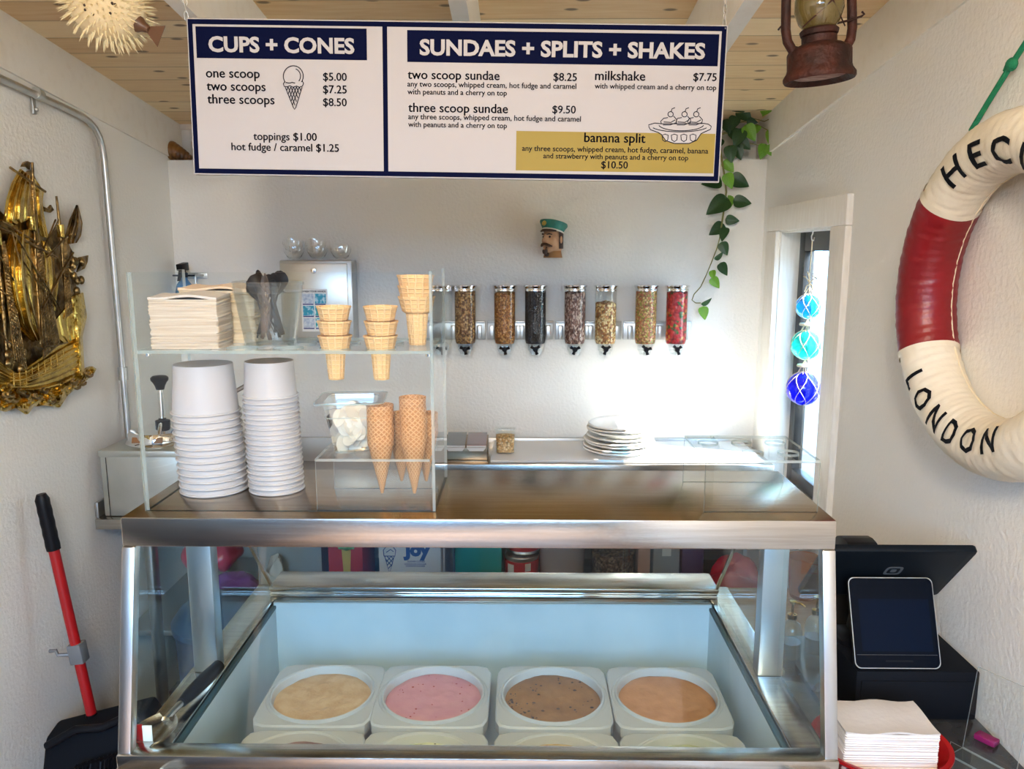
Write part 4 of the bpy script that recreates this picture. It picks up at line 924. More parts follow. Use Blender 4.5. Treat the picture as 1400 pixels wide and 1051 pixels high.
for k, (px, key, fill, lab) in enumerate(cans):
    cx = atY(px, 430, CY).x; zb = 1.364
    t = thing('topping_canister', lab, 'topping dispenser', (cx, CY, 1.312), group='topping canisters on the back wall'); cc = (cx, CY, zb)
    MB().lathe([(.030, -.012), (.0405, .002), (.0425, .012), (.0435, .20), (.0435, .215), (.0415, .215), (.0415, .2), (.0405, .013), (.0385, .004), (.028, -.009)], 40, cc).build('canister', M_canc, t)
    MB().lathe([(.0445, .208), (.0445, .214), (.0435, .2155), (.0435, .2185), (.0485, .2255), (.0485, .229), (.046, .231), (.001, .2315)], 40, cc).build('lid', M_chrome, t)
    if key:
        b_ = MB(); lp = []
        for j in range(12):
            z = .001 + (fill - .001) * j / 11
            lp.append([V(cx + (.036 + min(.0045, z * .4)) * math.cos(2 * PI * i / 40), CY + (.036 + min(.0045, z * .4)) * math.sin(2 * PI * i / 40), zb + z + (.004 * math.sin(3 * 2 * PI * i / 40 + k) + .002 * math.sin(7 * 2 * PI * i / 40) if j == 11 else 0)) for i in range(40)])
        for f_ in (.7, .35, .02): lp.append([V(cx + .04 * f_ * math.cos(2 * PI * i / 40), CY + .04 * f_ * math.sin(2 * PI * i / 40), zb + fill + .012 * (1 - f_) + .003 * math.sin(5 * 2 * PI * i / 40 + f_ * 9)) for i in range(40)])
        b_.loft(lp, True, True).build('topping', cols[key], t)
    MB().lathe([(.030, -.012), (.032, -.014), (.032, -.026), (.026, -.030), (.024, -.046), (.021, -.046), (.022, -.03), (.028, -.025)], 28, cc).build('chute', M_clear, t)
    kn = MB(); kc = V(cx, CY - .036, zb - .020); kn.lathe([(.001, -.004), (.010, -.004), (.011, 0), (.009, .008), (.001, .009)], 16, (0, 0, 0), mat=Matrix.Translation(kc) @ Matrix.Rotation(PI / 2, 4, 'X'))
    for a in (PI / 2 + R.uniform(-.4, .4), PI * 7 / 6 + R.uniform(-.3, .3), -PI / 6 + R.uniform(-.3, .3)):
        a -= PI if R.random() < 0 else 0
        dv = V(math.cos(-a), 0, math.sin(-a)); kn.tube([kc + V(0, -.002, 0), kc + dv * .012 + V(0, -.004, 0), kc + dv * .021 + V(0, -.005, 0)], [.005, .0055, .0065], 8)
    kn.build('turn_knob', M_black, t); MB().lathe([(.020, -.013), (.027, -.010), (.030, .0), (.028, .004)], 24, (0, 0, 0), mat=Matrix.Translation(V(cx, CY - .014, zb - .016)) @ Matrix.Rotation(PI / 2, 4, 'X')).build('paddle_housing', M_clear, t)

# ================================================================== captain's head on the back wall
hc = atY(756, 327, YB - .045)
hd = thing('captain_head_plaque', 'painted plaster head of a moustached sea captain in a green cap on the back wall', 'wall ornament', (hc.x, YB, hc.z))
M_skin = mat('painted_plaster_skin', (.62, .36, .20), .5, col2=(.36, .17, .09), ns=28, lo=.4, hi=.75)
M_hair = mat('dark_brown_paint', (.05, .022, .014), .55)
TURN = Matrix.Translation(hc) @ Matrix.Rotation(-.72, 4, 'Z') @ Matrix.Scale(1.02, 4)   # local: -y is the face direction
def hp(x, y, z): return TURN @ V(x, y, z)
def head_pt(a, z):   # a=0 faces -y ; z from -.062 (neck) to .045
    k = (z + .062) / .107
    rx = .036; ry = .043
    if k > .30: q = (k - .30) / .70; rx *= math.sqrt(max(.02, 1 - max(0, q - .35) ** 2 * 1.9)); ry *= math.sqrt(max(.02, 1 - max(0, q - .4) ** 2 * 1.8))
    elif k > .10: q = (k - .10) / .20; rx = .024 + .012 * q; ry = .034 + .008 * q
    else: rx = .024; ry = .028
    f = math.cos(a); s_ = math.sin(a); r_ = 1 / math.sqrt((s_ / rx) ** 2 + (f / ry) ** 2)
    def g(c, w): return math.exp(-((z - c) / w) ** 2)
    def ga(c, w): return math.exp(-((a - c) / w) ** 2)
    r_ += .017 * ga(0, .20) * (g(-.008, .010) + .55 * g(.006, .012))                 # nose
    r_ += .006 * ga(0, .5) * g(.018, .006)                                         # brow
    r_ -= .006 * (ga(.42, .2) + ga(-.42, .2)) * g(.008, .007)                      # eye sockets
    r_ += .004 * (ga(.75, .3) + ga(-.75, .3)) * g(-.006, .012)                     # cheeks
    r_ += .008 * ga(0, .45) * g(-.040, .010)                                       # chin
    r_ -= .004 * ga(0, .5) * g(-.029, .004)
    return hp(r_ * s_, -r_ * f, z)
na, nz = 60, 48
b_ = MB().loft([[head_pt(-PI + 2 * PI * j / na, -.062 + .107 * i / nz) for j in range(na)] for i in range(nz + 1)], True, True)
b_.build('face', M_skin, hd)
cap = MB()
def caploop(rx, ry, z, tilt=.28, dy=0): return [hp(rx * math.sin(2 * PI * j / 40), -ry * math.cos(2 * PI * j / 40) + dy, z - tilt * (-ry * math.cos(2 * PI * j / 40)) * 1.0 * .9) for j in range(40)]
cap.loft([caploop(.038, .045, .030), caploop(.041, .048, .040), caploop(.052, .056, .056, dy=.004), caploop(.052, .054, .062, dy=.004), caploop(.030, .033, .068, dy=.004), caploop(.002, .002, .069, dy=.004)], True, True)
cap.build('cap', mat('green_cap_paint', (.015, .22, .17), .4, col2=(.01, .15, .12), ns=30), hd)
MB().loft([caploop(.0392, .0462, .026), caploop(.0405, .0475, .031), caploop(.0385, .0455, .0325)]).build('cap_band', mat('cap_trim_white', (.8, .76, .66), .5), hd)
vz = MB(); vz.sheet(lambda u, v: hp((.036 + .004 * v) * math.sin((u - .5) * 2.2), -(.043 + .020 * v * math.cos((u - .5) * 2.2)) * math.cos((u - .5) * 2.2), .036 - .010 * v + (.005)), 16, 4, TURN.to_3x3() @ V(0, 0, -.003)); vz.build('visor', M_hair, hd)
bm_ = MB(); bm_.lathe([(.001, .003), (.007, .003), (.0095, .001), (.0095, -.003)], 20, (0, 0, 0), mat=TURN @ Matrix.Translation((0, -.0545, .060)) @ Matrix.Rotation(PI / 2 - .35, 4, 'X')); bm_.build('badge', mat('gold_badge_paint', (.50, .40, .10), .35, .5), hd)
mu = MB()
for s_ in (-1, 1): mu.tube([hp(0, -.053, -.0185), hp(s_ * .010, -.0515, -.020), hp(s_ * .020, -.0435, -.025), hp(s_ * .026, -.035, -.027)], [.0045, .0058, .0048, .0018], 10)
mu.each('moustache_half', M_hair, hd)
eb = MB()
for s_ in (-1, 1): eb.tube([hp(s_ * .006, -.0465, .017), hp(s_ * .016, -.0435, .020), hp(s_ * .025, -.035, .017)], [.002, .003, .0015], 8); eb.sphere(hp(s_ * .0155, -.0385, .009), .004, 10, 8)
eb.each('eye_or_brow', M_hair, hd)
for s_ in (-1, 1): MB().sphere((0, 0, 0), (.004, .009, .014), 14, 10, mat=TURN @ Matrix.Translation((s_ * .037, .004, -.002)) @ Matrix.Rotation(s_ * .3, 4, 'Z')).build('ear', M_skin, hd)
hr = MB(); hr.sheet(lambda u, v: hp(.0375 * math.sin(PI + (u - .5) * 3.4), -.0445 * math.cos(PI + (u - .5) * 3.4), -.036 + .068 * v), 20, 6, TURN.to_3x3() @ V(0, -.004, 0)); hr.build('hair', M_hair, hd)
pp_ = MB().tube([hp(.006, -.046, -.030), hp(.013, -.058, -.036), hp(.017, -.066, -.043)], .0028, 8); pp_.lathe([(.004, -.012), (.009, -.008), (.0105, 0), (.0095, .006), (.0065, .006), (.006, 0)], 16, (0, 0, 0), mat=TURN @ Matrix.Translation((.017, -.068, -.045))); pp_.build('pipe', M_hair, hd)
cb = MB().loft([[hp((.030 + .006 * q) * math.sin(2 * PI * j / 30), -(.034 + .004 * q) * math.cos(2 * PI * j / 30), -.044 - .026 * q) for j in range(30)] for q in (0, .4, 1)], False, True); cb.build('collar', mat('brown_coat_paint', (.34, .16, .05), .5), hd)
MB().sphere(hp(.002, -.038, -.058), (.010, .006, .008), 12, 8).build('tie_knot', M_hair, hd)

# ================================================================== plant on the ledge
LG = 2.079
pt = thing('trailing_pothos', 'green trailing pothos plant on the wall ledge behind the menu board', 'plant', (.72, YB + .05, LG))
MB().lathe([(.001, .001), (.045, 0), (.05, .003), (.062, .088), (.066, .09), (.066, .096), (.060, .096), (.058, .085), (.001, .083)], 28, (.72, YB + .062, LG)).build('pot', mat('brown_pot', (.22, .13, .06), .6), pt)
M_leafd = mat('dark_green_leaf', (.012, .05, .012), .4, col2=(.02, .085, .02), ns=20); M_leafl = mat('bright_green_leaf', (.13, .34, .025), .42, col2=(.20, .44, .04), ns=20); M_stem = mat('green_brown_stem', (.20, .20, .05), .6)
def leaf_mesh(m):
    b_ = MB()
    def f(u, v):
        wv = .43 * (math.sin(PI * min(1, v ** .62)) ** .8) * (1 - .25 * v) if 0 < v < 1 else 0
        a = 2 * u - 1
        if v < .12: back = .08 * abs(a)
        else: back = .08 * abs(a) * max(0, 1 - (v - .12) * 2)
        return V(a * wv, v - back, .10 * abs(a) * wv * 2 - .16 * v * v)
    b_.sheet(f, 8, 14, (0, 0, -.006)); return b_.mesh('leaf', m, angle=80)
LMd, LMl = leaf_mesh(M_leafd), leaf_mesh(M_leafl)
def leaf(px, py, pxt, pyt, y, bright, lean=.3, tw=0.0):
    """a leaf from its stalk end (px,py) to its tip (pxt,pyt), at depth y"""
    a = atY(px, py, y); b = atY(pxt, pyt, y - lean * .03); d = b - a; L = d.length; d.normalize()
    n = V(0, -1, .25).normalized(); x = d.cross(n).normalized(); x = (Matrix.Rotation(tw, 3, d) @ x); n = x.cross(d)
    M = Matrix.Translation(a) @ Matrix(((x.x, d.x, n.x, 0), (x.y, d.y, n.y, 0), (x.z, d.z, n.z, 0), (0, 0, 0, 1))) @ Matrix.Diagonal((L, L, L, 1))
    o = bpy.data.objects.new('leaf', LMl if bright else LMd); C.objects.link(o); o.parent = pt; o.matrix_local = wm(pt).inverted() @ M
YV = YB - .03
vine = [(985, 205), (988, 225), (991, 243), (993, 262), (990, 285), (987, 305), (984, 325), (980, 340), (973, 358), (966, 375), (958, 392), (949, 402), (946, 410), (951, 414), (958, 414)]
MB().tube([V(.72, YB + .05, LG + .10), V(.745, YB - .01, LG + .07)] + [atY(x, y, YV) for x, y in vine], [.0035] * 8 + [.002] * 9, 6).build('stem', M_stem, pt)
st2 = MB()
for l in ([(1010, 168), (1030, 162), (1045, 166), (1062, 158), (1066, 148)], [(1005, 180), (1020, 195), (1040, 199)], [(1015, 175), (1035, 170), (1050, 178)]): st2.tube([V(.73, YB + .05, LG + .09)] + [atY(x, y, YB - .02) for x, y in l], .0016, 6)
st2.each('side_stem', M_stem, pt)
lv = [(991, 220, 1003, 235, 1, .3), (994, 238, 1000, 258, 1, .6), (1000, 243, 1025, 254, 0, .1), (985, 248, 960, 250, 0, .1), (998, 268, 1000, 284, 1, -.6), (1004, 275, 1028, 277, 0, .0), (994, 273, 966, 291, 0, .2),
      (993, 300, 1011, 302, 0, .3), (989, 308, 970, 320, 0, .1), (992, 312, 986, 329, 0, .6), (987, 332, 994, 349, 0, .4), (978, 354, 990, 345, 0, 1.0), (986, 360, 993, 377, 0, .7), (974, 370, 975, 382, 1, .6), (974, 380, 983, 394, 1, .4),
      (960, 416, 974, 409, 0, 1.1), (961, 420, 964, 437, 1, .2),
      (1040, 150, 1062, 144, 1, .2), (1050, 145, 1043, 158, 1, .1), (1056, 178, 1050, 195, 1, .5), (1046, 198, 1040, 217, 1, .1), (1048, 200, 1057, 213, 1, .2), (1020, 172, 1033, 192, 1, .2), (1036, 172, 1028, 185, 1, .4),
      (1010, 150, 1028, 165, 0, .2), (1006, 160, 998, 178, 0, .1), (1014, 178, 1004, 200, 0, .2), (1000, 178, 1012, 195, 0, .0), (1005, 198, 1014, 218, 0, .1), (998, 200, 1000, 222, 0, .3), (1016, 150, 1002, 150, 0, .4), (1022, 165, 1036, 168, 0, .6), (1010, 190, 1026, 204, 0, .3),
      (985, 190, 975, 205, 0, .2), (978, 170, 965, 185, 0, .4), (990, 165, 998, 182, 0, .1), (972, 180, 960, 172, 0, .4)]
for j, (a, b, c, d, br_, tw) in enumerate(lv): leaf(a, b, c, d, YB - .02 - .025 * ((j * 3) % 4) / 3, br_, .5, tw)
# amber shell on the ledge, left
sc = atY(241, 203, YB - .005)
sh = MB(); 
for q in range(7):
    t = q / 6; r_ = .036 * (1 - t) ** .8 + .004
    sh.sphere((sc.x - .03 + .085 * t, YB + .03 - .008 * t, LG + r_ * .95 + .0005), (r_ * .7, r_, r_ * .95), 22, 14)
solo(sh, 'amber_shell', mat('amber_brown_shell', (.36, .15, .03), .28, col2=(.07, .03, .012), ns=16, coat=.4, bump=.3, bs=30), 'amber and brown sea shell on the wall ledge left of the menu board', 'shell', (sc.x, YB + .03, LG))

# ================================================================== lantern
lx = V(.605, 1.7, 2.065)
ln_ = thing('rusty_hurricane_lantern', 'rusty hurricane lantern hanging from the ceiling at the upper right', 'lantern', lx, rot=(0, -.07, .15))
MB().lathe([(.001, .012), (.055, .012), (.064, .004), (.068, 0), (.0705, .004), (.0705, .010), (.064, .020), (.0625, .026), (.0625, .055), (.060, .060), (.045, .068), (.034, .072), (.034, .085), (.001, .086)], 40).build('fuel_tank', M_rust, ln_, local=True)
MB().lathe([(.001, .009), (.05, .009), (.056, .0115), (.001, .0112)], 36).build('tank_base', mat('pale_rust', (.44, .27, .21), .7, col2=(.18, .06, .04), ns=30, stretch=(1, 3, 1)), ln_, local=True)
MB().lathe([(.030, .085), (.036, .088), (.038, .096), (.034, .100), (.020, .104), (.018, .115), (.006, .122), (.001, .122)], 28).build('burner', M_rust, ln_, local=True)
MB().lathe([(.028, .098), (.040, .112), (.0475, .135), (.0465, .158), (.036, .182), (.030, .192), (.0285, .192), (.0345, .181), (.045, .158), (.046, .135), (.0385, .113), (.0265, .099)], 36).build('globe', clear('sooty_yellow_glass', (.62, .56, .34), 1.5, .05, body=.30, bodycol=(.62, .52, .22)), ln_, local=True)
for s_ in (-1, 1): MB().tube([V(s_ * .046, 0, .058), V(s_ * .058, 0, .062), V(s_ * .068, 0, .078), V(s_ * .0715, 0, .10), V(s_ * .069, 0, .19), V(s_ * .064, 0, .225), V(s_ * .05, 0, .24), V(s_ * .025, 0, .243)], .0095, 12).build('side_tube', M_rust, ln_, local=True)
MB().lathe([(.030, .190), (.034, .194), (.034, .204), (.026, .21), (.026, .236), (.032, .24), (.034, .25), (.02, .262), (.001, .265)], 28).build('chimney_cap', M_rust, ln_, local=True)
wg = MB()
wg.tube([V(-.045, -.018, .10), V(0, -.05, .14), V(.032, -.036, .175), V(.036, -.02, .19)], .0015, 6).tube([V(.045, -.018, .10), V(0, -.0505, .143), V(-.032, -.036, .175), V(-.036, -.02, .19)], .0015, 6)
wg.tube([V(.03, 0, .108), V(.06, -.01, .112), V(.084, -.012, .118), V(.090, -.012, .122), V(.084, -.014, .126)], .0022, 8).tube([V(-.072, 0, .104), V(-.082, 0, .107), V(-.088, -.002, .101)], .002, 8).each('guard_wire', M_rust, ln_, local=True)
topz = zc(1.7) - 2.065
MB().tube([V(-.069, 0, .2)] + [V(-.07 * math.cos(PI * q / 12), 0, .2 + (topz - .22) * math.sin(PI * q / 12)) for q in range(13)] + [V(.069, 0, .2)], .0018, 6).tube([V(0, 0, topz - .021), V(0.0, 0, topz + .004)], .002, 6).build('bail_handle', M_rust, ln_, local=True)

# ================================================================== pufferfish
pc_ = atY(146, 10, 1.75)
pf = thing('dried_pufferfish', 'spiny dried pufferfish hanging from the ceiling at the upper left', 'pufferfish', pc_)
ax = V(.80, -.10, -.42).normalized(); QM = Matrix.Translation(pc_) @ ax.to_track_quat('X', 'Z').to_matrix().to_4x4()
M_puf = mat('dried_puffer_skin', (.72, .58, .34), .6, col2=(.80, .68, .46), ns=20, bump=.4, bs=70); M_spine = mat('pale_spines', (.86, .76, .50), .5)
b_ = MB().sphere((0, 0, 0), (.082, .068, .068), 32, 20, mat=QM); b_.build('body', M_puf, pf)
sb = MB(); RR = random.Random(2); NS = 460
for k in range(NS):
    z = 1 - 2 * (k + .5) / NS; a = k * 2.39996; r_ = math.sqrt(1 - z * z); d = V(z, r_ * math.cos(a), r_ * math.sin(a))
    if d.x > .93 or d.x < -.95: continue
    p = V(d.x * .080, d.y * .066, d.z * .066); n_ = V(d.x * .8 + .30 * 1 + RR.uniform(-.12, .12), d.y + RR.uniform(-.15, .15), d.z + RR.uniform(-.15, .15)).normalized(); L_ = RR.uniform(.018, .030)
    sb.tube([QM @ p, QM @ (p + n_ * L_ * .55), QM @ (p + n_ * L_)], [.0017, .0012, .0002], 5)
sb.build('spines', M_spine, pf)
sp2 = MB()
for k in range(26):
    a = RR.uniform(-.6, 1.0); t = RR.uniform(-.2, .9); d = V(math.sin(t), -math.cos(t) * math.cos(a) * .9 - .1, math.cos(t) * math.sin(a) + .2).normalized(); p = V(d.x * .0815, d.y * .0675, d.z * .0675)
    sp2.sphere(QM @ p, .0028, 8, 6)
sp2.build('dark_spots', mat('dark_brown_spots', (.04, .02, .012), .6), pf)
tl = MB(); tl.tube([QM @ V(.074, 0, 0), QM @ V(.09, 0, 0), QM @ V(.103, 0, 0)], [.02, .011, .007], 12)
tl.sheet(lambda u, v: QM @ V(.098 + .034 * u, .001, (v - .5) * (.012 + .034 * u) ), 6, 8, (0, .0015, 0)); tl.build('tail_fin', mat('translucent_brown_fin', (.13, .06, .03), .4), pf)
for s_ in (-1, 1):
    fb = MB(); fb.sheet(lambda u, v: QM @ V(-.03 + .03 * (v - .5) + .01 * u, s_ * (.066 + .028 * u), .004 + .022 * (v - .5) * (1 + u)), 5, 6, (.0015, 0, 0)); fb.build('side_fin', bpy.data.materials['translucent_brown_fin'], pf)
mo = MB(); mo.lathe([(.018, -.004), (.022, .004), (.016, .014), (.009, .016), (.007, .010)], 18, (0, 0, 0), mat=QM @ Matrix.Translation((-.078, 0, .0)) @ Matrix.Rotation(-PI / 2, 4, 'Y')); mo.build('mouth', mat('reddish_lips', (.42, .15, .05), .5), pf)
ey = MB()
for s_ in (-1, 1): ey.sphere(QM @ V(-.055, s_ * .044, .034), .011, 12, 8)
ey.each('eye', mat('glassy_eye', (.10, .05, .02), .1), pf)
MB().tube([pc_ + V(0, 0, .062), V(pc_.x, pc_.y, zc(pc_.y) + .002)], .001, 5).build('string', M_cord, pf)

# ================================================================== glass floats in the window
gx, gy = .940, 2.615
fl = thing('glass_float_hanging', 'string of three netted glass floats, light blue, turquoise and deep blue, in the window', 'hanging ornament', (gx, gy, WZ1 - .008))
zt = WZ1 - .008
MB().tube([V(gx, gy, zt), V(gx, gy, zt - .012), V(gx - .006, gy - .006, zt - .02), V(gx - .004, gy - .005, zt - .032), V(gx + .005, gy + .003, zt - .034), V(gx + .008, gy + .006, zt - .024)], .0022, 8).build('hook', M_galv, fl)
zs = [(1.545, .040, clear('pale_blue_glass', (.10, .62, .90), 1.5, .02, body=.42, bodycol=(.03, .42, .80)), 'pale blue float'),
      (1.418, .0485, clear('turquoise_glass', (.18, .85, .80), 1.5, .02, body=.42, bodycol=(.04, .58, .58)), 'turquoise float'),
      (1.272, .0555, clear('cobalt_glass', (.04, .08, .85), 1.5, .02, body=.45, bodycol=(.015, .02, .60)), 'deep blue float')]
MB().tube([V(gx, gy, zt - .03), V(gx - .002, gy, 1.64), V(gx, gy, 1.60)], .0018, 6).build('cord', M_cord, fl)
bw = MB()
for a, b in (((-.028, .02), (.0, 0)), ((.030, .018), (0, 0)), ((-.02, -.03), (0, 0)), ((.018, -.028), (0, 0)), ((-.012, .035), (0, 0)), ((.015, .03), (.03, .01))):
    bw.tube([V(gx + b[0] * .5, gy - b[0], 1.622 + b[1]), V(gx + a[0] * .3, gy - a[0] * .6, 1.622 + a[1] * .6 + .006), V(gx + a[0] * .4, gy - a[0], 1.622 + a[1])], .0022, 6)
bw.each('bow_end', M_cord, fl)
for k, (z, r_, m, lab) in enumerate(zs):
    o = MB().sphere((gx, gy, z), r_, 32, 20).build('glass_float', m, fl); o['label'] = lab
    nb = MB(); n = 6
    for s_ in (-1, 1):
        for j in range(n):
            pts = []
            for q in range(13):
                t = PI * (.03 + .94 * q / 12); a = 2 * PI * j / n + s_ * .62 * math.sin(t * 1.0 - PI / 2) * 1.0
                pts.append(V(gx + (r_ + .001) * math.sin(t) * math.cos(a), gy + (r_ + .001) * math.sin(t) * math.sin(a), z + (r_ + .001) * math.cos(t)))
            nb.tube(pts, .0011, 5)
    zu = zs[k - 1][0] - zs[k - 1][1] if k else 1.61
    for j in range(n): nb.tube([V(gx, gy, zu - .002 if k else zu), V(gx + r_ * .42 * math.cos(2 * PI * j / n), gy + r_ * .42 * math.sin(2 * PI * j / n), z + r_ * .92)], .0012, 5)
    nb.build('net', M_cord, fl)
    if k: zd = (zs[k - 1][0] - zs[k - 1][1] + z + r_) / 2; MB().lathe([(.001, -.004), (.024, -.004), (.026, 0), (.024, .004), (.001, .004)], 24, (gx, gy, zd)).build('wooden_disc', mat('pale_wood_disc', (.80, .70, .52), .6), fl) if k == 1 else MB().lathe([(.001, -.004), (.024, -.004), (.026, 0), (.024, .004), (.001, .004)], 24, (gx, gy, zd)).build('wooden_disc', bpy.data.materials['pale_wood_disc'], fl)

# ================================================================== life ring on the right wall
RC = V(XR - .062, 1.485, 1.637); RM, RT = .282, .058
lr = thing('life_ring', 'cream and red life ring lettered LONDON hanging on the right wall', 'life ring', (XR, RC.y, RC.z))
def rp(t, f, ext=0.0):   # t: angle seen from the room (0 = towards camera, 90 = up); f: around the tube, 0 = outer rim, pi/2 = front
    wr_ = 1 + .012 * math.sin(t * 46 + 3 * math.sin(f * 2)) * math.sin(t * 17) + .008 * math.sin(t * 90 + f * 3)
    rr = (RT + ext) * wr_; rad = RM + rr * math.cos(f)
    return V(RC.x - rr * math.sin(f) * 1.02, RC.y - rad * math.cos(t), RC.z + rad * math.sin(t))
M_can = mat('cream_canvas', (.78, .70, .54), .42, col2=(.86, .80, .66), ns=9, bump=.35, bs=30, bd=.006); M_rcan = mat('red_canvas', (.26, .006, .012), .38, col2=(.20, .005, .009), ns=9, bump=.35, bs=30, bd=.006)
bands = [(138, 208, 1), (208, 318, 0), (318, 388, 1), (28, 138, 0)]
for a, c, red in bands:
    n = max(20, int((c - a) * .9)); L = []
    for q in range(n + 1):
        t = math.radians(a + (c - a) * q / n); e = .0015 if red else (.0 if 0 < q < n else -.001)
        L.append([rp(t, 2 * PI * j / 36, e) for j in range(36)])
    MB().loft(L, True, True).build('red_band' if red else 'cream_section', M_rcan if red else M_can, lr, angle=60)
tp_ = MB()
for a in (137.4, 208.6, 317.4, 28.6):
    tp_.loft([[rp(math.radians(a + d), 2 * PI * j / 36, .0022) for j in range(36)] for d in (-1.6, 1.6)])
tp_.each('seam_tape', M_can, lr)
rpb = MB().tube([V(0, 0, 0) + rp(math.radians(a), PI * 1.16, .0005) for a in range(0, 360, 4)], 0.0022, 8, True); rpb.build('grab_cord', M_cord, lr)
def ring_text(s, t0, t1, f0, hh, flip):
    """letters laid along the ring; t0 -> t1 reading direction in degrees"""
    vs, fs = text_geom(s, .02, 2); bm = bmesh.new(); bv = [bm.verts.new(v) for v in vs]
    for f in fs:
        try: bm.faces.new([bv[i] for i in f])
        except ValueError: pass
    bmesh.ops.subdivide_edges(bm, edges=[e for e in bm.edges if e.calc_length() > .12], cuts=3, use_grid_fill=False); bmesh.ops.triangulate(bm, faces=bm.faces[:])
    mnx = min(v.co.x for v in bm.verts); mxx = max(v.co.x for v in bm.verts); mb = MB()
    for v in bm.verts:
        u = (v.co.x - mnx) / (mxx - mnx); t = math.radians(t0 + (t1 - t0) * u); q = (v.co.y - .36) * hh / .73
        v.co = rp(t, f0 + (-q if flip else q), .0022)
    mb.bmadd(bm); mb.build('lettering', M_blackm, lr, smooth=False, recalc=False)
ring_text('L O N D O N', 221, 295, PI * .60, .86, False)
ring_text('H E C L A', 121, 40, PI * .60, .86, True)
M_grn = mat('green_rope', (.01, .22, .10), .85, bump=.6, bs=120)
gr = thing('green_rope', 'green rope holding up the life ring on the right wall', 'rope', (XR, 1.33, 2.15))
ra = rp(math.radians(112), PI * .3, .003); nail = V(XR - .012, 1.36, 2.17); k0 = atX(1383, 88, XR - .02)
g_ = MB().tube([rp(math.radians(116), -1.2, .005), rp(math.radians(116), -.6, .006), rp(math.radians(115), -.1, .007), atX(1328, 178, XR - .03), atX(1352, 138, XR - .022), k0, atX(1400, 62, XR - .014), atX(1432, 12, XR - .010)], .0055, 8)
g_.sphere(k0, (.010, .014, .013), 10, 8); g_.tube([k0, k0 + V(0, .012, .006), k0 + V(0, .02, -.008)], .004, 6)
e_ = atX(1432, 12, XR - .010)
g_.tube([e_, e_ + V(0, -.02, .0), e_ + V(-.002, -.10, -.10), V(XR - .05, 1.24, RC.z + .33), rp(math.radians(50), .1, .005)], .0055, 8); g_.build('rope', M_grn, gr)
MB().lathe([(.001, -.012), (.004, -.012), (.004, .02), (.008, .02), (.008, .023), (.001, .024)], 12, (0, 0, 0), mat=Matrix.Translation(e_) @ Matrix.Rotation(-PI / 2, 4, 'Y')).build('nail', M_galv, gr)

# ================================================================== brass ship on the left wall
sh0 = atX(60, 420, XL)
ship = thing('brass_ship_plaque', 'large antique brass relief of a sailing ship on the left wall', 'wall ornament', (XL, sh0.y, sh0.z))
def S(px, py, h=0.0): p = atX(px, py, XL + .002 + h); return p
def resample(pts, n):
    d = [0]
    for a, b in zip(pts, pts[1:]): d.append(d[-1] + math.hypot(b[0] - a[0], b[1] - a[1]))
    out = []
    for k in range(n + 1):
        t = d[-1] * k / n; i = max(q for q in range(len(d)) if d[q] <= t + 1e-9); i = min(i, len(pts) - 2)
        f = (t - d[i]) / max(d[i + 1] - d[i], 1e-9); out.append((pts[i][0] + f * (pts[i + 1][0] - pts[i][0]), pts[i][1] + f * (pts[i + 1][1] - pts[i][1])))
    return out
def relief(name, left, right, h0, bulge, m, folds=0, fa=.003, nu=22, nv=30, noise=None):
    A, B = resample(left, nv), resample(right, nv)
    def f(u, v):
        i = min(int(round(v * nv)), nv); x = A[i][0] + (B[i][0] - A[i][0]) * u; y = A[i][1] + (B[i][1] - A[i][1]) * u
        h = h0 + bulge * math.sin(PI * max(.02, min(.98, u))) ** .7 * (.55 + .45 * math.sin(PI * v)) + (fa * math.sin(folds * 2 * PI * u + 1.5 * v) if folds else 0)
        if noise: h += noise(x, y)
        return S(x, y, max(h, .004))
    mb = MB(); mb.sheet(f, nu, nv, (-.005, 0, 0)); return mb.build(name, m, ship, angle=60)
relief('topsail', [(29, 231), (18, 250), (11, 272), (8, 292), (8, 306), (16, 309)], [(43, 242), (46, 255), (46, 270), (46, 285), (45, 297), (42, 299)], .020, .022, M_brass, 4, .003)
relief('topsail', [(45, 240), (47, 262), (49, 285), (52, 308), (56, 322)], [(60, 261), (58, 276), (60, 292), (63, 308), (67, 326)], .018, .012, M_brass, 2, .002)
relief('mainsail', [(14, 318), (6, 345), (6, 380), (12, 412), (24, 446), (46, 467)], [(46, 312), (49, 345), (52, 380), (54, 415), (56, 440), (58, 466)], .016, .040, M_brass, 4, .004, nu=36)
relief('lower_sail', [(52, 328), (53, 360), (55, 395), (58, 425)], [(64, 330), (76, 352), (80, 385), (76, 425)], .020, .020, M_brass, 3, .003)
relief('lower_sail', [(64, 352), (66, 375), (63, 400)], [(74, 345), (82, 372), (70, 402)], .022, .008, M_brassd, 1, .002)
relief('lateen_sail', [(106, 280), (97, 300), (91, 322), (92, 334)], [(107, 281), (113, 305), (111, 322), (105, 332)], .018, .016, M_brassd, 3, .003)
relief('foresail', [(-48, 330), (-55, 370), (-44, 420), (-22, 438)], [(-12, 326), (-6, 362), (-1, 402), (3, 428)], .016, .034, M_brass, 3, .004, nu=30)
relief('fore_topsail', [(-30, 262), (-44, 285), (-46, 318), (-38, 326)], [(-8, 268), (-6, 290), (-6, 308), (-8, 320)], .018, .022, M_brass, 3, .003)
relief('pennant', [(59, 282), (66, 285), (70, 280)], [(62, 289), (69, 291), (74, 287)], .014, .004, M_brassd, 1, .002, nu=8, nv=10)
relief('pennant', [(33, 222), (38, 220), (42, 222)], [(30, 228), (37, 228), (41, 232)], .018, .004, M_brassd, 1, .002, nu=8, nv=10)
relief('stern_flag', [(108, 352), (110, 360), (106, 372)], [(121, 349), (120, 358), (116, 367)], .016, .006, M_brassd, 1, .003, nu=10, nv=12)
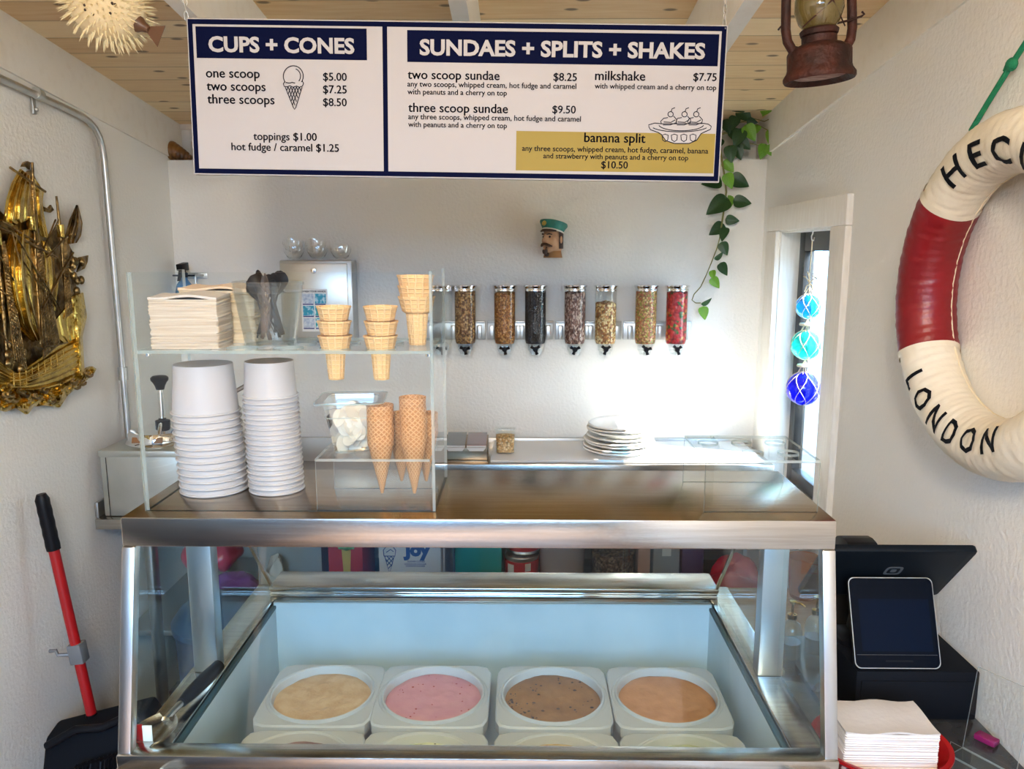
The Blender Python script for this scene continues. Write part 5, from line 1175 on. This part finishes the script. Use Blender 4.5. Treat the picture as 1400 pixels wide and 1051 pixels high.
for pts, r_ in (([(44, 222), (47, 300), (49, 360), (56, 470)], .0062), ([(77, 268), (83, 320), (88, 380), (93, 430)], .0052), ([(-8, 262), (-4, 330), (4, 420), (12, 505)], .006)):
    MB().tube([S(x, y, .024) for x, y in pts], [r_ * .6] + [r_] * (len(pts) - 1), 10).build('mast', M_brassd, ship)
yb = MB()
for a, b, r_ in (((14, 229), (62, 262), .0035), ((-4, 308), (78, 352), .004), ((2, 302), (48, 330), .003), ((64, 352), (92, 322), .003), ((-50, 328), (-2, 324), .004), ((58, 420), (100, 345), .0035), ((20, 318), (80, 425), .003), ((76, 300), (60, 340), .0025)):
    yb.tube([S(*a, .042), S(*b, .036)], r_, 8)
yb.each('yard', M_brassd, ship)
rg = MB()
for a, b in (((16, 316), (55, 462)), ((18, 316), (84, 424)), ((24, 345), (62, 400)), ((0, 350), (30, 400)), ((0, 395), (14, 404)), ((46, 245), (52, 330)), ((80, 300), (64, 330)), ((0, 455), (18, 472)), ((48, 466), (60, 478)), ((60, 474), (92, 468))):
    rg.tube([S(*a, .050), S((a[0] + b[0]) / 2, (a[1] + b[1]) / 2 + 2, .055), S(*b, .040)], .0020, 6)
rg.each('rigging_line', M_brassd, ship)
def shroud(tl_, tr_, bl_, br_, n, m_, h):
    mb = MB()
    for k in range(n):
        f = k / (n - 1); a = (tl_[0] + (tr_[0] - tl_[0]) * f, tl_[1] + (tr_[1] - tl_[1]) * f); b = (bl_[0] + (br_[0] - bl_[0]) * f, bl_[1] + (br_[1] - bl_[1]) * f); mb.tube([S(*a, h), S(*b, h + .012)], .0016, 6)
    for k in range(m_):
        f = (k + .5) / m_; a = (tl_[0] + (bl_[0] - tl_[0]) * f, tl_[1] + (bl_[1] - tl_[1]) * f); b = (tr_[0] + (br_[0] - tr_[0]) * f, tr_[1] + (br_[1] - tr_[1]) * f); mb.tube([S(*a, h + .001 + .012 * f), S(*b, h + .001 + .012 * f)], .0013, 5)
    mb.prism([S(*tl_, h - .004), S(*tr_, h - .004), S(*br_, h + .008), S(*bl_, h + .008)], (-.003, 0, 0))
    mb.build('shroud', M_brassd, ship)
shroud((49, 312), (52, 312), (60, 490), (82, 470), 6, 40, .034); shroud((2, 330), (6, 330), (20, 492), (37, 505), 6, 34, .034); shroud((86, 330), (90, 330), (90, 436), (99, 428), 5, 24, .026)
for x, y, w_ in ((43, 305, 5.5), (83, 315, 4.5), (-5, 324, 5.5)):
    MB().loft([[S(x, y, .026) + V(.006 * math.cos(a) * w_ * .4, .0018 * w_ * k_ * math.sin(a), dz) for a in [2 * PI * q / 16 for q in range(16)]] for dz, k_ in ((-.020, .8), (-.018, 1), (-.002, 1.05), (.014, 1.15), (.017, 1.15), (.017, .9))], True, True).build('crows_nest', M_brass, ship)
relief('hull', [(-42, 490), (-20, 478), (8, 500), (22, 509), (40, 500), (60, 486), (78, 474), (92, 466), (109, 459)], [(-36, 522), (-12, 528), (10, 530), (25, 533), (44, 533), (62, 531), (82, 526), (100, 518), (109, 512)], .026, .026, M_brass, 7, .0022, nu=56, nv=44)
pkt = MB()
for k in range(9):
    x = 18 + k * 8.5; yt = 508 - max(0, (x - 30)) * .52; pkt.tube([S(x, yt, .052), S(x + 1, yt + 20 - k * .6, .052)], .0016, 6)
for off in (0, 9, 18): pkt.tube([S(15 + k * 9, 511 - max(0, 15 + k * 9 - 30) * .50 + off, .0525 - abs(off - 9) * .0003) for k in range(9)], .0018, 6)
pkt.each('hull_rib', M_brass, ship)
relief('stern_castle', [(74, 440), (76, 452), (80, 462), (90, 470)], [(108, 400), (117, 420), (115, 440), (110, 458)], .032, .005, M_brass, 5, .0012, nu=30, nv=20)
relief('stern_gallery', [(97, 406), (99, 430), (104, 458), (107, 514)], [(114, 400), (119, 432), (113, 460), (116, 512)], .034, .012, M_brass, 0, nu=10, nv=30, noise=lambda x, y: .003 * math.sin(y * .7) * math.sin(x * .8))
relief('waves', [(-62, 520), (-30, 508), (0, 516), (14, 520), (30, 530), (60, 529), (90, 520), (108, 510), (118, 503), (126, 500), (132, 504)],
       [(-58, 548), (-32, 562), (-8, 556), (8, 563), (22, 557), (38, 567), (46, 556), (62, 554), (82, 557), (93, 540), (128, 512)], .014, .026, M_brass, 0, nu=18, nv=70,
       noise=lambda x, y: .009 * math.sin(x * .33 + math.sin(y * .25) * 2) * math.sin(y * .30 + x * .1) + .004 * math.sin(x * .8 - y * .5))
cr = MB(); RR = random.Random(8)
for k in range(26):
    x = RR.uniform(-50, 122); y = 520 + RR.random() * 28 - max(0, x - 80) * .35; q = [(x + 5 * math.cos(a) * (1 - a / 12), y + 4 * math.sin(a) * (1 - a / 12)) for a in [.7 * j for j in range(8)]]
    cr.tube([S(a, b, .042) for a, b in q], [.003, .0045, .005, .005, .0045, .004, .003, .002], 7)
cr.each('foam_curl', M_brassd, ship)
MB().prism([S(x, y, .008) for x, y in [(-40, 322), (-8, 280), (12, 300), (30, 240), (44, 232), (56, 262), (64, 325), (80, 310), (92, 330), (100, 345), (106, 410), (106, 460), (104, 512), (60, 540), (-20, 535), (-44, 500)]], (-.0075, 0, 0)).build('backing', M_brassd, ship)
bs_ = MB()
for k in range(11): bs_.sphere(S(RR.uniform(96, 114), RR.uniform(345, 420), .026), (.010, .010, .014), 8, 6)
for k in range(8): bs_.sphere(S(RR.uniform(4, 40), RR.uniform(470, 505), .036), (.008, .010, .012), 8, 6)
bs_.each('deck_figure', M_brassd, ship)

# ================================================================== dustpan on the left
dp = thing('lobby_dustpan', 'black upright dustpan with red handle standing by the left wall', 'dustpan', (-1.26, 2.10, 0))
ht = atX(56, 675, -1.345); hb = atX(125, 975, -1.262); hv = (hb - ht).normalized()
MB().tube([ht + hv * .14, hb], .0145, 16).build('handle', M_red, dp)
gp = MB(); L_ = .165
gp.tube([ht + hv * (L_ * t / 10) for t in range(11)], [.012, .019] + [.0195 if q % 2 else .0182 for q in range(8)] + [.0185], 16); gp.build('grip', M_black, dp)
cl_ = ht + (hb - ht) * .715
b_ = MB().box(-.022, .016, -.02, .02, -.03, .03, .004, mat=Matrix.Translation(cl_) @ hv.to_track_quat('-Z', 'Y').to_matrix().to_4x4())
b_.tube([cl_ + V(-.02, -.01, 0), cl_ + V(-.045, -.02, .004), cl_ + V(-.05, -.02, .018), cl_ + V(-.068, -.02, .016)], .0055, 8); b_.build('broom_clip', mat('grey_plastic', (.16, .17, .18), .4), dp)
pz = .03
tl2, tr2 = atX(52, 1003, -1.33), atX(158, 938, -1.13)
b_ = MB()
def pan(px_off): return None
prof = [(2.24, pz), (2.24, .20), (2.19, .36), (2.13, .445), (2.06, .43), (2.03, .34), (2.0, .20), (1.98, pz)]
b_.prism([(-1.375, y, z - .05 * (0 if z < .1 else 1)) for y, z in prof], (.30, 0, .0), .012)
for v_ in b_.v:                                   # the hood rises to the right
    if v_.z > .15: v_.z += (v_.x + 1.225) * .28 
b_.build('hood', M_blackm, dp)
ar = MB()
ar.tube([V(-1.33, 2.0, .355), V(-1.25, 2.01, .40), V(-1.18, 2.02, .40), V(-1.11, 2.03, .43)], .012, 10); ar.build('hood_rim', M_black, dp)
st_ = MB()
def bristle(u, v): return V(-1.25 + .16 * u, 1.985 - .012 * math.sin(u * 40) ** 2 - .02 * math.sin(PI * v), .30 - .2 * v + .05 * u)
st_.sheet(bristle, 40, 8, (0, .02, 0)); st_.build('comb_teeth', M_black, dp)
MB().tube([hb, hb + hv * .06], .017, 12).build('socket', M_black, dp)

# ================================================================== till counter on the right
pcn = thing('till_counter', 'low black counter along the right wall beside the cabinet', 'counter', (.75, 1.5, 0))
MB().box(.545, XR - .004, 1.08, 1.885, .735, .76, .003).build('counter_top', mat('dark_laminate', (.035, .036, .04), .22, col2=(.05, .05, .052), ns=30), pcn)
MB().box(.56, XR - .006, 1.10, 1.87, .05, .735).build('cabinet', M_blackm, pcn)
b_ = MB()
for x in (.6, XR - .06):
    for y in (1.14, 1.83): b_.lathe([(.02, 0), (.02, .05)], 12, (x, y, 0))
b_.each('foot', M_black, pcn)
cdw = thing('cash_drawer', 'black cash drawer under the card terminal on the till counter', 'cash drawer', (.815, 1.61, .7605))
MB().box(.69, XR - .012, 1.515, 1.71, .762, .87, .004).build('case', M_blackm, cdw)
MB().box(.70, XR - .022, 1.5115, 1.516, .772, .85, .002).build('drawer_front', M_blackm, cdw)
b_ = MB()
for x in (.71, .91):
    for y in (1.54, 1.69): b_.lathe([(.008, .7605), (.008, .7625)], 10, (x, y, 0))
b_.each('foot', M_black, cdw)
# register display seen from behind
rg_ = thing('register_display', 'wide black register display seen from behind, leaning over the cash drawer', 'display', (.77, 1.66, .8705))
A0, A1, B0, B1 = V(.617, 1.538, 1.128), V(.926, 1.538, 1.128), V(.618, 1.678, .970), V(.929, 1.678, .970)
nb_ = (A1 - A0).cross(B0 - A0).normalized(); nb_ = nb_ if nb_.y < 0 else -nb_
def onp(u, v, h): return A0 + (A1 - A0) * u + (B0 - A0) * v + nb_ * h
n6 = []
for (cx, cy, a0) in ((1 - .03, .045, -90), (1 - .03, 1 - .045, 0), (.03, 1 - .045, 90), (.03, .045, 180)):
    for q in range(5):
        a = math.radians(a0 + 90 * q / 4); n6.append((cx + .03 * math.cos(a), cy + .045 * math.sin(a)))
b_ = MB().loft([[onp(.5 + (u - .5) * k, .5 + (v - .5) * k, h) for u, v in n6] for k, h in ((.99, -.008), (1, -.006), (1, .004), (.985, .007), (.9, .009))], True, True)
b_.build('screen_case', mat('register_black', (.005, .008, .012), .45, spec=.15), rg_)
MB().loft([[onp(.5 + (u - .5) * .96, .5 + (v - .5) * .94, h) for u, v in n6] for h in (-.0081, -.009)], True, True).build('screen', M_screen, rg_)
def rsq(s, h): return [onp(.535 + s * math.copysign(abs(math.cos(a)) ** .45, math.cos(a)) * .68, .40 + s * math.copysign(abs(math.sin(a)) ** .45, math.sin(a)), h) for a in [2 * PI * q / 32 for q in range(32)]]
lg = MB().loft([rsq(.085, .0092), rsq(.085, .0098), rsq(.060, .0098), rsq(.060, .0092)]); lg.loft([rsq(.028, .0092), rsq(.028, .0098)], False, True); lg.build('square_mark', mat('dim_grey_mark', (.10, .11, .12), .3), rg_)
MB().loft([rring(.16, .088, .02, .8705, c=(.78, 1.66)), rring(.16, .088, .02, .879, c=(.78, 1.66)), rring(.155, .083, .02, .881, c=(.78, 1.66))], True, True).build('base', M_black, rg_)
MB().prism([(.74, 1.665, .88), (.74, 1.70, .88), (.74, 1.66, 1.02), (.74, 1.627, 1.045)], (.09, 0, 0), .003).build('stand_arm', M_black, rg_)
# customer tablet
tb = thing('customer_tablet', 'black customer screen with silver edge standing in front of the register display', 'tablet', (.775, 1.53, .8705))
T0 = V(.687, 1.517, .876); Tx = V(.1755, 0, .0); Tz = V(-.002, .065, .170)
nt_ = Tx.cross(Tz).normalized(); nt_ = nt_ if nt_.y < 0 else -nt_
def ot(u, v, h): return T0 + Tx * u + Tz * v + nt_ * h
def rr2(k, h): return [ot(.5 + (u - .5) * k, .5 + (v - .5) * k, h) for u, v in [(a, b) for (cx, cy, a0) in ((.93, .93, 0), (.07, .93, 90), (.07, .07, 180), (.93, .07, 270)) for a, b in [(cx + .07 * math.cos(math.radians(a0 + 90 * q / 6)), cy + .07 * math.sin(math.radians(a0 + 90 * q / 6))) for q in range(7)]]]
MB().loft([rr2(.97, -.012), rr2(1, -.008), rr2(1, .001)], True, True).build('back_shell', M_black, tb)
MB().loft([rr2(1.002, .0005), rr2(1.006, .0015), rr2(1.0, .0025), rr2(.985, .0025), rr2(.985, .001)], False, False).build('silver_edge', M_galv, tb)
MB().loft([rr2(.985, .0008), rr2(.985, .0022)], True, True).build('glass_front', M_screen, tb)
MB().prism([ot(.10, .185, .0026), ot(.93, .185, .0026), ot(.93, .76, .0026), ot(.10, .76, .0026)], tuple(nt_ * -.0003)).build('screen', mat('screen_dark_blue', (.002, .006, .018), .15, spec=.1), tb)
MB().prism([ot(.03, .145, .0026), ot(.97, .145, .0026), ot(.97, .150, .0026), ot(.03, .150, .0026)], tuple(nt_ * -.0003)).build('chin_line', mat('chin_grey', (.05, .055, .06), .3), tb)
MB().prism([ot(.36, .07, .0026), ot(.68, .07, .0026), ot(.68, .09, .0026), ot(.36, .09, .0026)], tuple(nt_ * -.0006)).build('card_slot', M_blackm, tb)
MB().prism([ot(.3, .3, -.012), ot(.7, .3, -.012), V(.74 + .07, 1.60, .8712), V(.74 - .0, 1.60, .8712)], (0, .008, 0)).build('kickstand', M_black, tb)
tb2 = MB().tube([V(.862, 1.55, .885), V(.88, 1.57, .874), V(.905, 1.62, .8745), V(.912, 1.66, .8745), V(.925, 1.70, .8745)], .003, 8); tb2.build('cable', M_black, tb)
rpt = thing('receipt_printer', 'rounded black receipt printer behind the register display', 'printer', (.795, 1.79, .7605))
b_ = MB().prism([(.76, 1.735, .7608), (.76, 1.85, .7608), (.76, 1.85, 1.02)] + [(.76, 1.7925 + .0575 * math.cos(a), 1.02 + .035 * math.sin(a)) for a in [PI * q / 8 for q in range(1, 8)]] + [(.76, 1.735, 1.02)], (.07, 0, 0), .003); b_.build('case', M_black, rpt)
MB().box(.765, .825, 1.731, 1.7352, .90, .94, .001).build('front_panel', M_blackm, rpt)
# napkin basket
bk = thing('red_oval_basket', 'red plastic oval serving basket holding napkins on the till counter', 'basket', (.672, 1.365, .7605))
n = 60
def ov(a_, b_2, z, w_=0): return [V(.676 + (a_) * math.cos(2 * PI * j / n), 1.365 + b_2 * math.sin(2 * PI * j / n), z) for j in range(n)]
MB().loft([ov(.075, .055, .761), ov(.082, .062, .7615), ov(.098, .083, .785), ov(.118, .102, .8125), ov(.126, .110, .8145), ov(.1265, .1105, .811), ov(.1195, .1035, .809)][::1] + [ov(.100, .0845, .7825), ov(.084, .064, .7595 + .001), ], True, False).loft([ov(.075, .055, .7645), ov(.081, .061, .765), ov(.097, .082, .7868), ov(.117, .101, .814), ov(.125, .109, .8155)], True, False).build('basket', M_red, bk)
sl_ = MB()
for j in range(0, n, 2):
    a = 2 * PI * j / n; c_, s_ = math.cos(a), math.sin(a)
    sl_.box(-.004, .004, -.0008, .0008, -.002, .002, mat=Matrix.Translation((.676 + .1115 * c_, 1.365 + .0965 * s_, .798)) @ Matrix.Rotation(math.atan2(c_ / .0965, -s_ / .1115), 4, 'Z'))
sl_.build('rim_slots', mat('pale_slot', (.80, .55, .5), .5), bk)
napkin_stack('napkin_stack', 'thick stack of white paper napkins in the red basket', .585, .757, 1.31, 1.415, .790, .862, [mat('napkin_edges_white', (.72, .66, .62), .9, col2=(.80, .76, .73), ns=6, stretch=(1, 1, 50), bump=.3, bs=8, bstretch=(1, 1, 60), bd=.003), M_napk], 0, .002, 16)
# acrylic sign holder
ah = thing('acrylic_sign_holder', 'clear acrylic sign holder at the right end of the till counter', 'sign holder', (.89, 1.39, .7605))
q0, q1, qt = V(.866, 1.422, .7615), V(.918, 1.338, .7615), V(.022, .013, .165)
nh = (q1 - q0).cross(qt).normalized(); nh = nh if nh.y < 0 else -nh
def acr_quad(mb, a, b, c, d, th):
    th = Vector(th); mb.add([a, b, c, d, a + th, b + th, c + th, d + th], [[0, 1, 2, 3], [4, 7, 6, 5], [0, 4, 5, 1], [1, 5, 6, 2], [2, 6, 7, 3], [3, 7, 4, 0]], [0, 0, 1, 1, 1, 1])
b_ = MB(); acr_quad(b_, q0, q1, q1 + qt, q0 + qt, nh * .003); b_.build('back_panel', AM, ah, smooth=False)
b_ = MB(); o_ = V(nh.x, nh.y, 0).normalized() * .045; acr_quad(b_, q0, q1, q1 + o_, q0 + o_, (0, 0, .003)); b_.build('base_panel', AM, ah, smooth=False)
b_ = MB(); acr_quad(b_, q0 + o_, q1 + o_, q1 + o_ + V(0, 0, .03), q0 + o_ + V(0, 0, .03), nh * .003); b_.build('front_lip', AM, ah, smooth=False)
solo(MB().box(-.012, .012, -.02, .02, 0, .012, .003), 'sticker_roll', mat('magenta_plastic', (.25, .01, .10), .4), 'small magenta packet behind the acrylic sign holder', 'packet', (.925, 1.445, .7605), local=True, rot=(0, 0, .6))

# ================================================================== side shelf and storage seen through the cabinet
sw = thing('wooden_side_shelf', 'small wooden shelf against the right wall behind the till counter', 'shelf', (.77, 2.18, 0))
MB().box(.60, XR - .004, 1.91, 2.425, .625, .65, .003).build('shelf_board', M_wood, sw)
b_ = MB()
for x in (.62, XR - .045):
    for y in (1.94, 2.40): b_ = MB().box(x - .015, x + .015, y - .012, y + .012, 0, .626, .002); b_.build('leg', M_wood, sw)
ag = solo(MB().lathe([(.001, .006), (.034, .004), (.035, 0), (.038, .0), (.040, .006), (.0505, .125), (.052, .13), (.0495, .13), (.038, .010), (.001, .0095)], 36), 'amber_tumbler', clear('amber_glass', (.80, .46, .10), 1.5, .03, body=.30, bodycol=(.75, .36, .05)), 'amber glass tumbler on the wooden side shelf, seen through the right side glass', 'tumbler', (.885, 2.36, .651), local=True)
M_pumpb = clear('syrup_bottle_plastic', (.80, .84, .80), 1.5, .03, body=.12)
pb0 = None
for x, y, lab in ((.645, 1.775, 'clear syrup bottle with a brass pump, left of the pair behind the cabinet glass'), (.712, 1.80, 'clear syrup bottle with a brass pump, right of the pair behind the cabinet glass')):
    if pb0 is None:
        t = thing('pump_bottle', lab, 'bottle', (x, y, .7605), group='syrup bottles on the till counter'); t.scale = (.72, .72, .68)
        MB().lathe([(.001, .001), (.032, 0), (.035, .004), (.035, .10), (.028, .125), (.013, .138), (.013, .15), (.001, .15)], 28).build('bottle', M_pumpb, t, local=True)
        MB().lathe([(.001, .005), (.031, .004), (.0325, .06), (.001, .061)], 28).build('syrup', mat('dark_syrup', (.10, .06, .03), .2), t, local=True)
        MB().lathe([(.0155, .146), (.0155, .162), (.006, .166), (.004, .168), (.004, .20), (.011, .203), (.011, .210), (.001, .212)], 18).tube([V(0, 0, .207), V(.02, -.02, .209), V(.03, -.03, .203)], .004, 8).build('pump', M_brass, t, local=True); pb0 = t
    else: dup(pb0, (x, y, .7605), lab, rot=(0, 0, 1.0))
solo(MB().lathe([(.001, 0), (.014, 0), (.015, .003), (.015, .035), (.001, .037)], 18), 'bottle_cap', mat('blue_plastic_cap', (.02, .10, .5), .35), 'small blue bottle top on the side shelf', 'bottle cap', (.70, 1.97, .6505), local=True)
# undershelf goods at z .45
ZU = .4505
def carton(name, lab, cat, px0, px1, y, h, dep, m, z=ZU):
    x0 = atY(px0, 768, y).x; x1 = atY(px1, 768, y).x; t = thing(name, lab, cat, ((x0 + x1) / 2, y + dep / 2, z))
    MB().box(x0, x1, y, y + dep, z, z + h, .003).build('carton', m, t); return t, x0, x1
M_rbox = mat('red_carton', (.50, .03, .03), .5); M_wbox = mat('white_carton', (.72, .80, .88), .5); M_blue = mat('blue_carton_print', (.03, .12, .42), .5)
yU = 2.56
t, x0, x1 = carton('cone_box', 'red carton printed with a green topped yellow ice cream cone under the back table', 'box', 449, 496, yU, .34, .22, M_rbox)
cxx = atY(474, 768, yU).x
b_ = MB(); b_.prism([V(cxx + .034 * math.cos(a) * (1 + .12 * math.sin(5 * a)), yU - .0006, .735 + .018 * math.sin(a) * (1 + .12 * math.sin(7 * a))) for a in [2 * PI * q / 40 for q in range(40)]], (0, -.0006, 0)); b_.build('printed_scoop', mat('printed_green', (.10, .38, .10), .5, col2=(.35, .6, .3), ns=60), t)
MB().prism([V(cxx - .016, yU - .0006, .722), V(cxx + .016, yU - .0006, .722), V(cxx + .011, yU - .0006, .62), V(cxx - .011, yU - .0006, .62)], (0, -.0006, 0)).build('printed_cone', mat('printed_yellow', (.66, .52, .12), .5), t)
t, x0, x1 = carton('cone_box', 'white carton with blue Joy lettering and a blue cone drawing under the back table', 'box', 518, 619, yU, .345, .24, M_wbox)
yf = yU - .0008; jb = .745
flat_text('Joy', atY(551, 750, yf).x, atY(589, 750, yf).x, atY(560, 759, yf).z, yf, M_blue, t, .06)
for s_, a, c, py in (('SUGAR CONES', 557, 581, 768.5), ('CONOS DE AZUCAR', 553, 583, 771.8), ('CORNETS SUCRÉS', 555, 581, 774.6)): flat_text(s_, atY(a, py, yf).x, atY(c, py, yf).x, atY(a, py, yf).z, yf, M_blue, t, .02)
cc_ = MB(); fn = lambda a, b: atY(a, b, yf)
for l in ([(526, 760), (532.5, 784), (539, 760)], [(525, 760), (524, 752), (528, 747), (531, 742), (536, 746), (541, 752), (540, 760), (525, 760)], [(528, 755), (534, 751), (538, 754)], [(527, 764), (536, 774)], [(529, 760), (537, 769)], [(534, 760), (538, 764)], [(538, 763), (529, 773)], [(535, 760), (528, 768)], [(537, 770), (531, 777)]): ribbon(cc_, l, 1.1, fn)
cc_.build('cone_print', M_blue, t, smooth=False, recalc=False)
t, x0, x1 = carton('teal_storage_tub', 'teal plastic storage tub beside the white carton under the back table', 'tub', 622, 686, yU + .02, .335, .24, mat('teal_plastic', (.01, .32, .30), .4))
t, x0, x1 = carton('brown_carton', 'tan cardboard carton next to the tall round tub under the back table', 'box', 872, 889, yU + .05, .35, .2, mat('tan_cardboard', (.50, .30, .22), .7))
t, x0, x1 = carton('grey_label_box', 'grey box with a pale label under the right of the back table', 'box', 893, 929, yU + .03, .33, .2, mat('grey_carton', (.26, .27, .28), .5))
MB().box(x0 + .03, x1 - .03, yU + .029, yU + .0305, .69, .755).build('label_panel', mat('pale_label', (.6, .6, .58), .5), t)
carton('purple_carton', 'dark purple carton at the right end under the back table', 'box', 932, 962, yU + .05, .34, .2, mat('dark_purple_carton', (.10, .07, .13), .5))
carton('grey_storage_bin', 'grey storage bin at the left under the back table', 'bin', 352, 440, yU + .03, .36, .25, mat('grey_green_plastic', (.30, .33, .31), .5))
# cans
M_can2 = mat('red_can_label', (.55, .03, .04), .35); M_canw = mat('can_label_white', (.8, .78, .74), .4)
cx = atY(713, 770, yU + .04).x; can0 = None
for k, (z, lab) in enumerate(((.5685, 'large food can with a red and white label under the back table, upper front one'), (ZU, 'large food can with a red label, at the bottom under the other cans'), (.686, 'food can on top of the red labelled can under the back table'))):
    r_, hh = .060, .1175
    if can0 is None:
        t = thing('food_can', lab, 'can', (cx, yU + .07, z), group='cans under the back table')
        MB().lathe([(.001, .003), (r_ - .003, .003), (r_, 0), (r_ + .001, .002), (r_ - .001, .005), (r_ - .001, hh - .005), (r_ + .001, hh - .002), (r_, hh), (r_ - .003, hh - .004), (r_ - .012, hh - .005), (r_ - .014, hh - .0035), (.001, hh - .004)], 40).build('tin', M_galv, t, local=True)
        MB().lathe([(r_ + .0003, .010), (r_ + .0003, hh - .016)], 40).build('label', M_can2, t, local=True)
        b_ = MB(); b_.sheet(lambda u, v: V((r_ + .0008) * math.sin(-.9 + .45 * u), -(r_ + .0008) * math.cos(-.9 + .45 * u), .012 + .08 * v), 8, 2, (0, .0004, 0)); b_.sheet(lambda u, v: V((r_ + .0008) * math.sin(.2 + .35 * u), -(r_ + .0008) * math.cos(.2 + .35 * u), .07 + .028 * v), 8, 2, (0, .0004, 0)); b_.build('label_patch', M_canw, t, local=True); can0 = t
    else: dup(can0, (cx + (.006 if k == 2 else 0), yU + .07 + (.03 if k == 2 else 0), z + .0006 * k), lab, rot=(0, 0, 2.2))
# tubs with sprinkles
def round_tub(px, y, r_, h, lab, m, fm, fh, lid):
    x = atY(px, 768, y).x; t = thing('round_food_tub', lab, 'tub', (x, y, ZU))
    MB().lathe([(.001, .001), (r_ * .9, 0), (r_ * .92, .004), (r_, h - .01), (r_ + .004, h - .008), (r_ + .004, h), (r_ - .002, h), (r_ * .9, .006), (.001, .004)], 40).build('tub', m, t, local=True)
    MB().lathe([(.001, .006), (r_ * .90, .006), (r_ * .945, fh), (.001, fh + .004)], 36).build('contents', fm, t, local=True)
    if lid: MB().lathe([(r_ + .0045, h - .006), (r_ + .006, h - .004), (r_ + .005, h + .004), (r_ - .004, h + .005), (.001, h + .004)], 36).build('lid', lid, t, local=True)
round_tub(768, yU + .085, .082, .325, 'white round tub with chopped nuts under the back table', clear('milky_tub', (.9, .9, .92), 1.45, .1, body=.5, bodycol=(.9, .86, .88)), granular('nut_pieces_dark', ((.5, .3, .18), (.8, .6, .42), (.35, .16, .1)), 90), .21, mat('pink_lid', (.7, .25, .25), .4))
round_tub(838, yU + .09, .080, .345, 'clear round tub of brown crumbs under the back table', M_deli, granular('brown_crumbs', ((.20, .11, .06), (.30, .18, .10), (.14, .07, .04)), 120), .24, M_clear)
# packets at both ends, lying on the undershelf
def packet(lab, c, sx_, sy_, sz_, m, rz):
    b_ = MB(); b_.sphere((0, 0, 0), 1, 24, 14)
    vs = []
    for v in b_.v: vs.append(V(math.copysign(abs(v.x) ** .6, v.x) * sx_, math.copysign(abs(v.y) ** .6, v.y) * sy_, sz_ * (1 + v.z * (.75 + .25 * math.sin(v.x * 5 + v.y * 4)))))
    b_.v = vs; return solo(b_, 'snack_packet', m, lab, 'packet', c, local=True, rot=(0, 0, rz), group='packets under the back table')
packet('purple plastic packet at the left end under the back table', (-1.02, 2.62, ZU), .11, .09, .075, mat('purple_foil', (.16, .04, .34), .25, col2=(.30, .12, .45), ns=8), .3)
packet('red plastic packet on top of the purple one at the left under the back table', (-1.10, 2.66, ZU + .152), .10, .08, .06, mat('red_foil', (.45, .03, .07), .3), -.2)
packet('clear bag of pale wafers at the left under the back table', (-.845, 2.54, ZU), .045, .04, .13, mat('pale_bag', (.50, .52, .46), .25, col2=(.62, .60, .5), ns=6), .1)
packet('red packet at the right end under the back table', (.735, 2.60, ZU), .085, .07, .12, mat('bright_red_foil', (.55, .02, .06), .3), .5)

wbn = thing('waste_bin', 'dark blue waste bin on the floor, seen through the left cabinet glass', 'bin', (-.90, 2.24, 0))
MB().lathe([(.001, .002), (.115, 0), (.12, .004), (.145, .60), (.15, .602), (.15, .62), (.143, .62), (.118, .01), (.001, .008)], 36).build('bin_body', mat('dark_blue_plastic', (.012, .03, .07), .4), wbn, local=True)
MB().lathe([(.152, .612), (.154, .63), (.13, .665), (.07, .69), (.001, .696)], 36).build('lid', mat('navy_lid_plastic', (.02, .06, .12), .35), wbn, local=True)
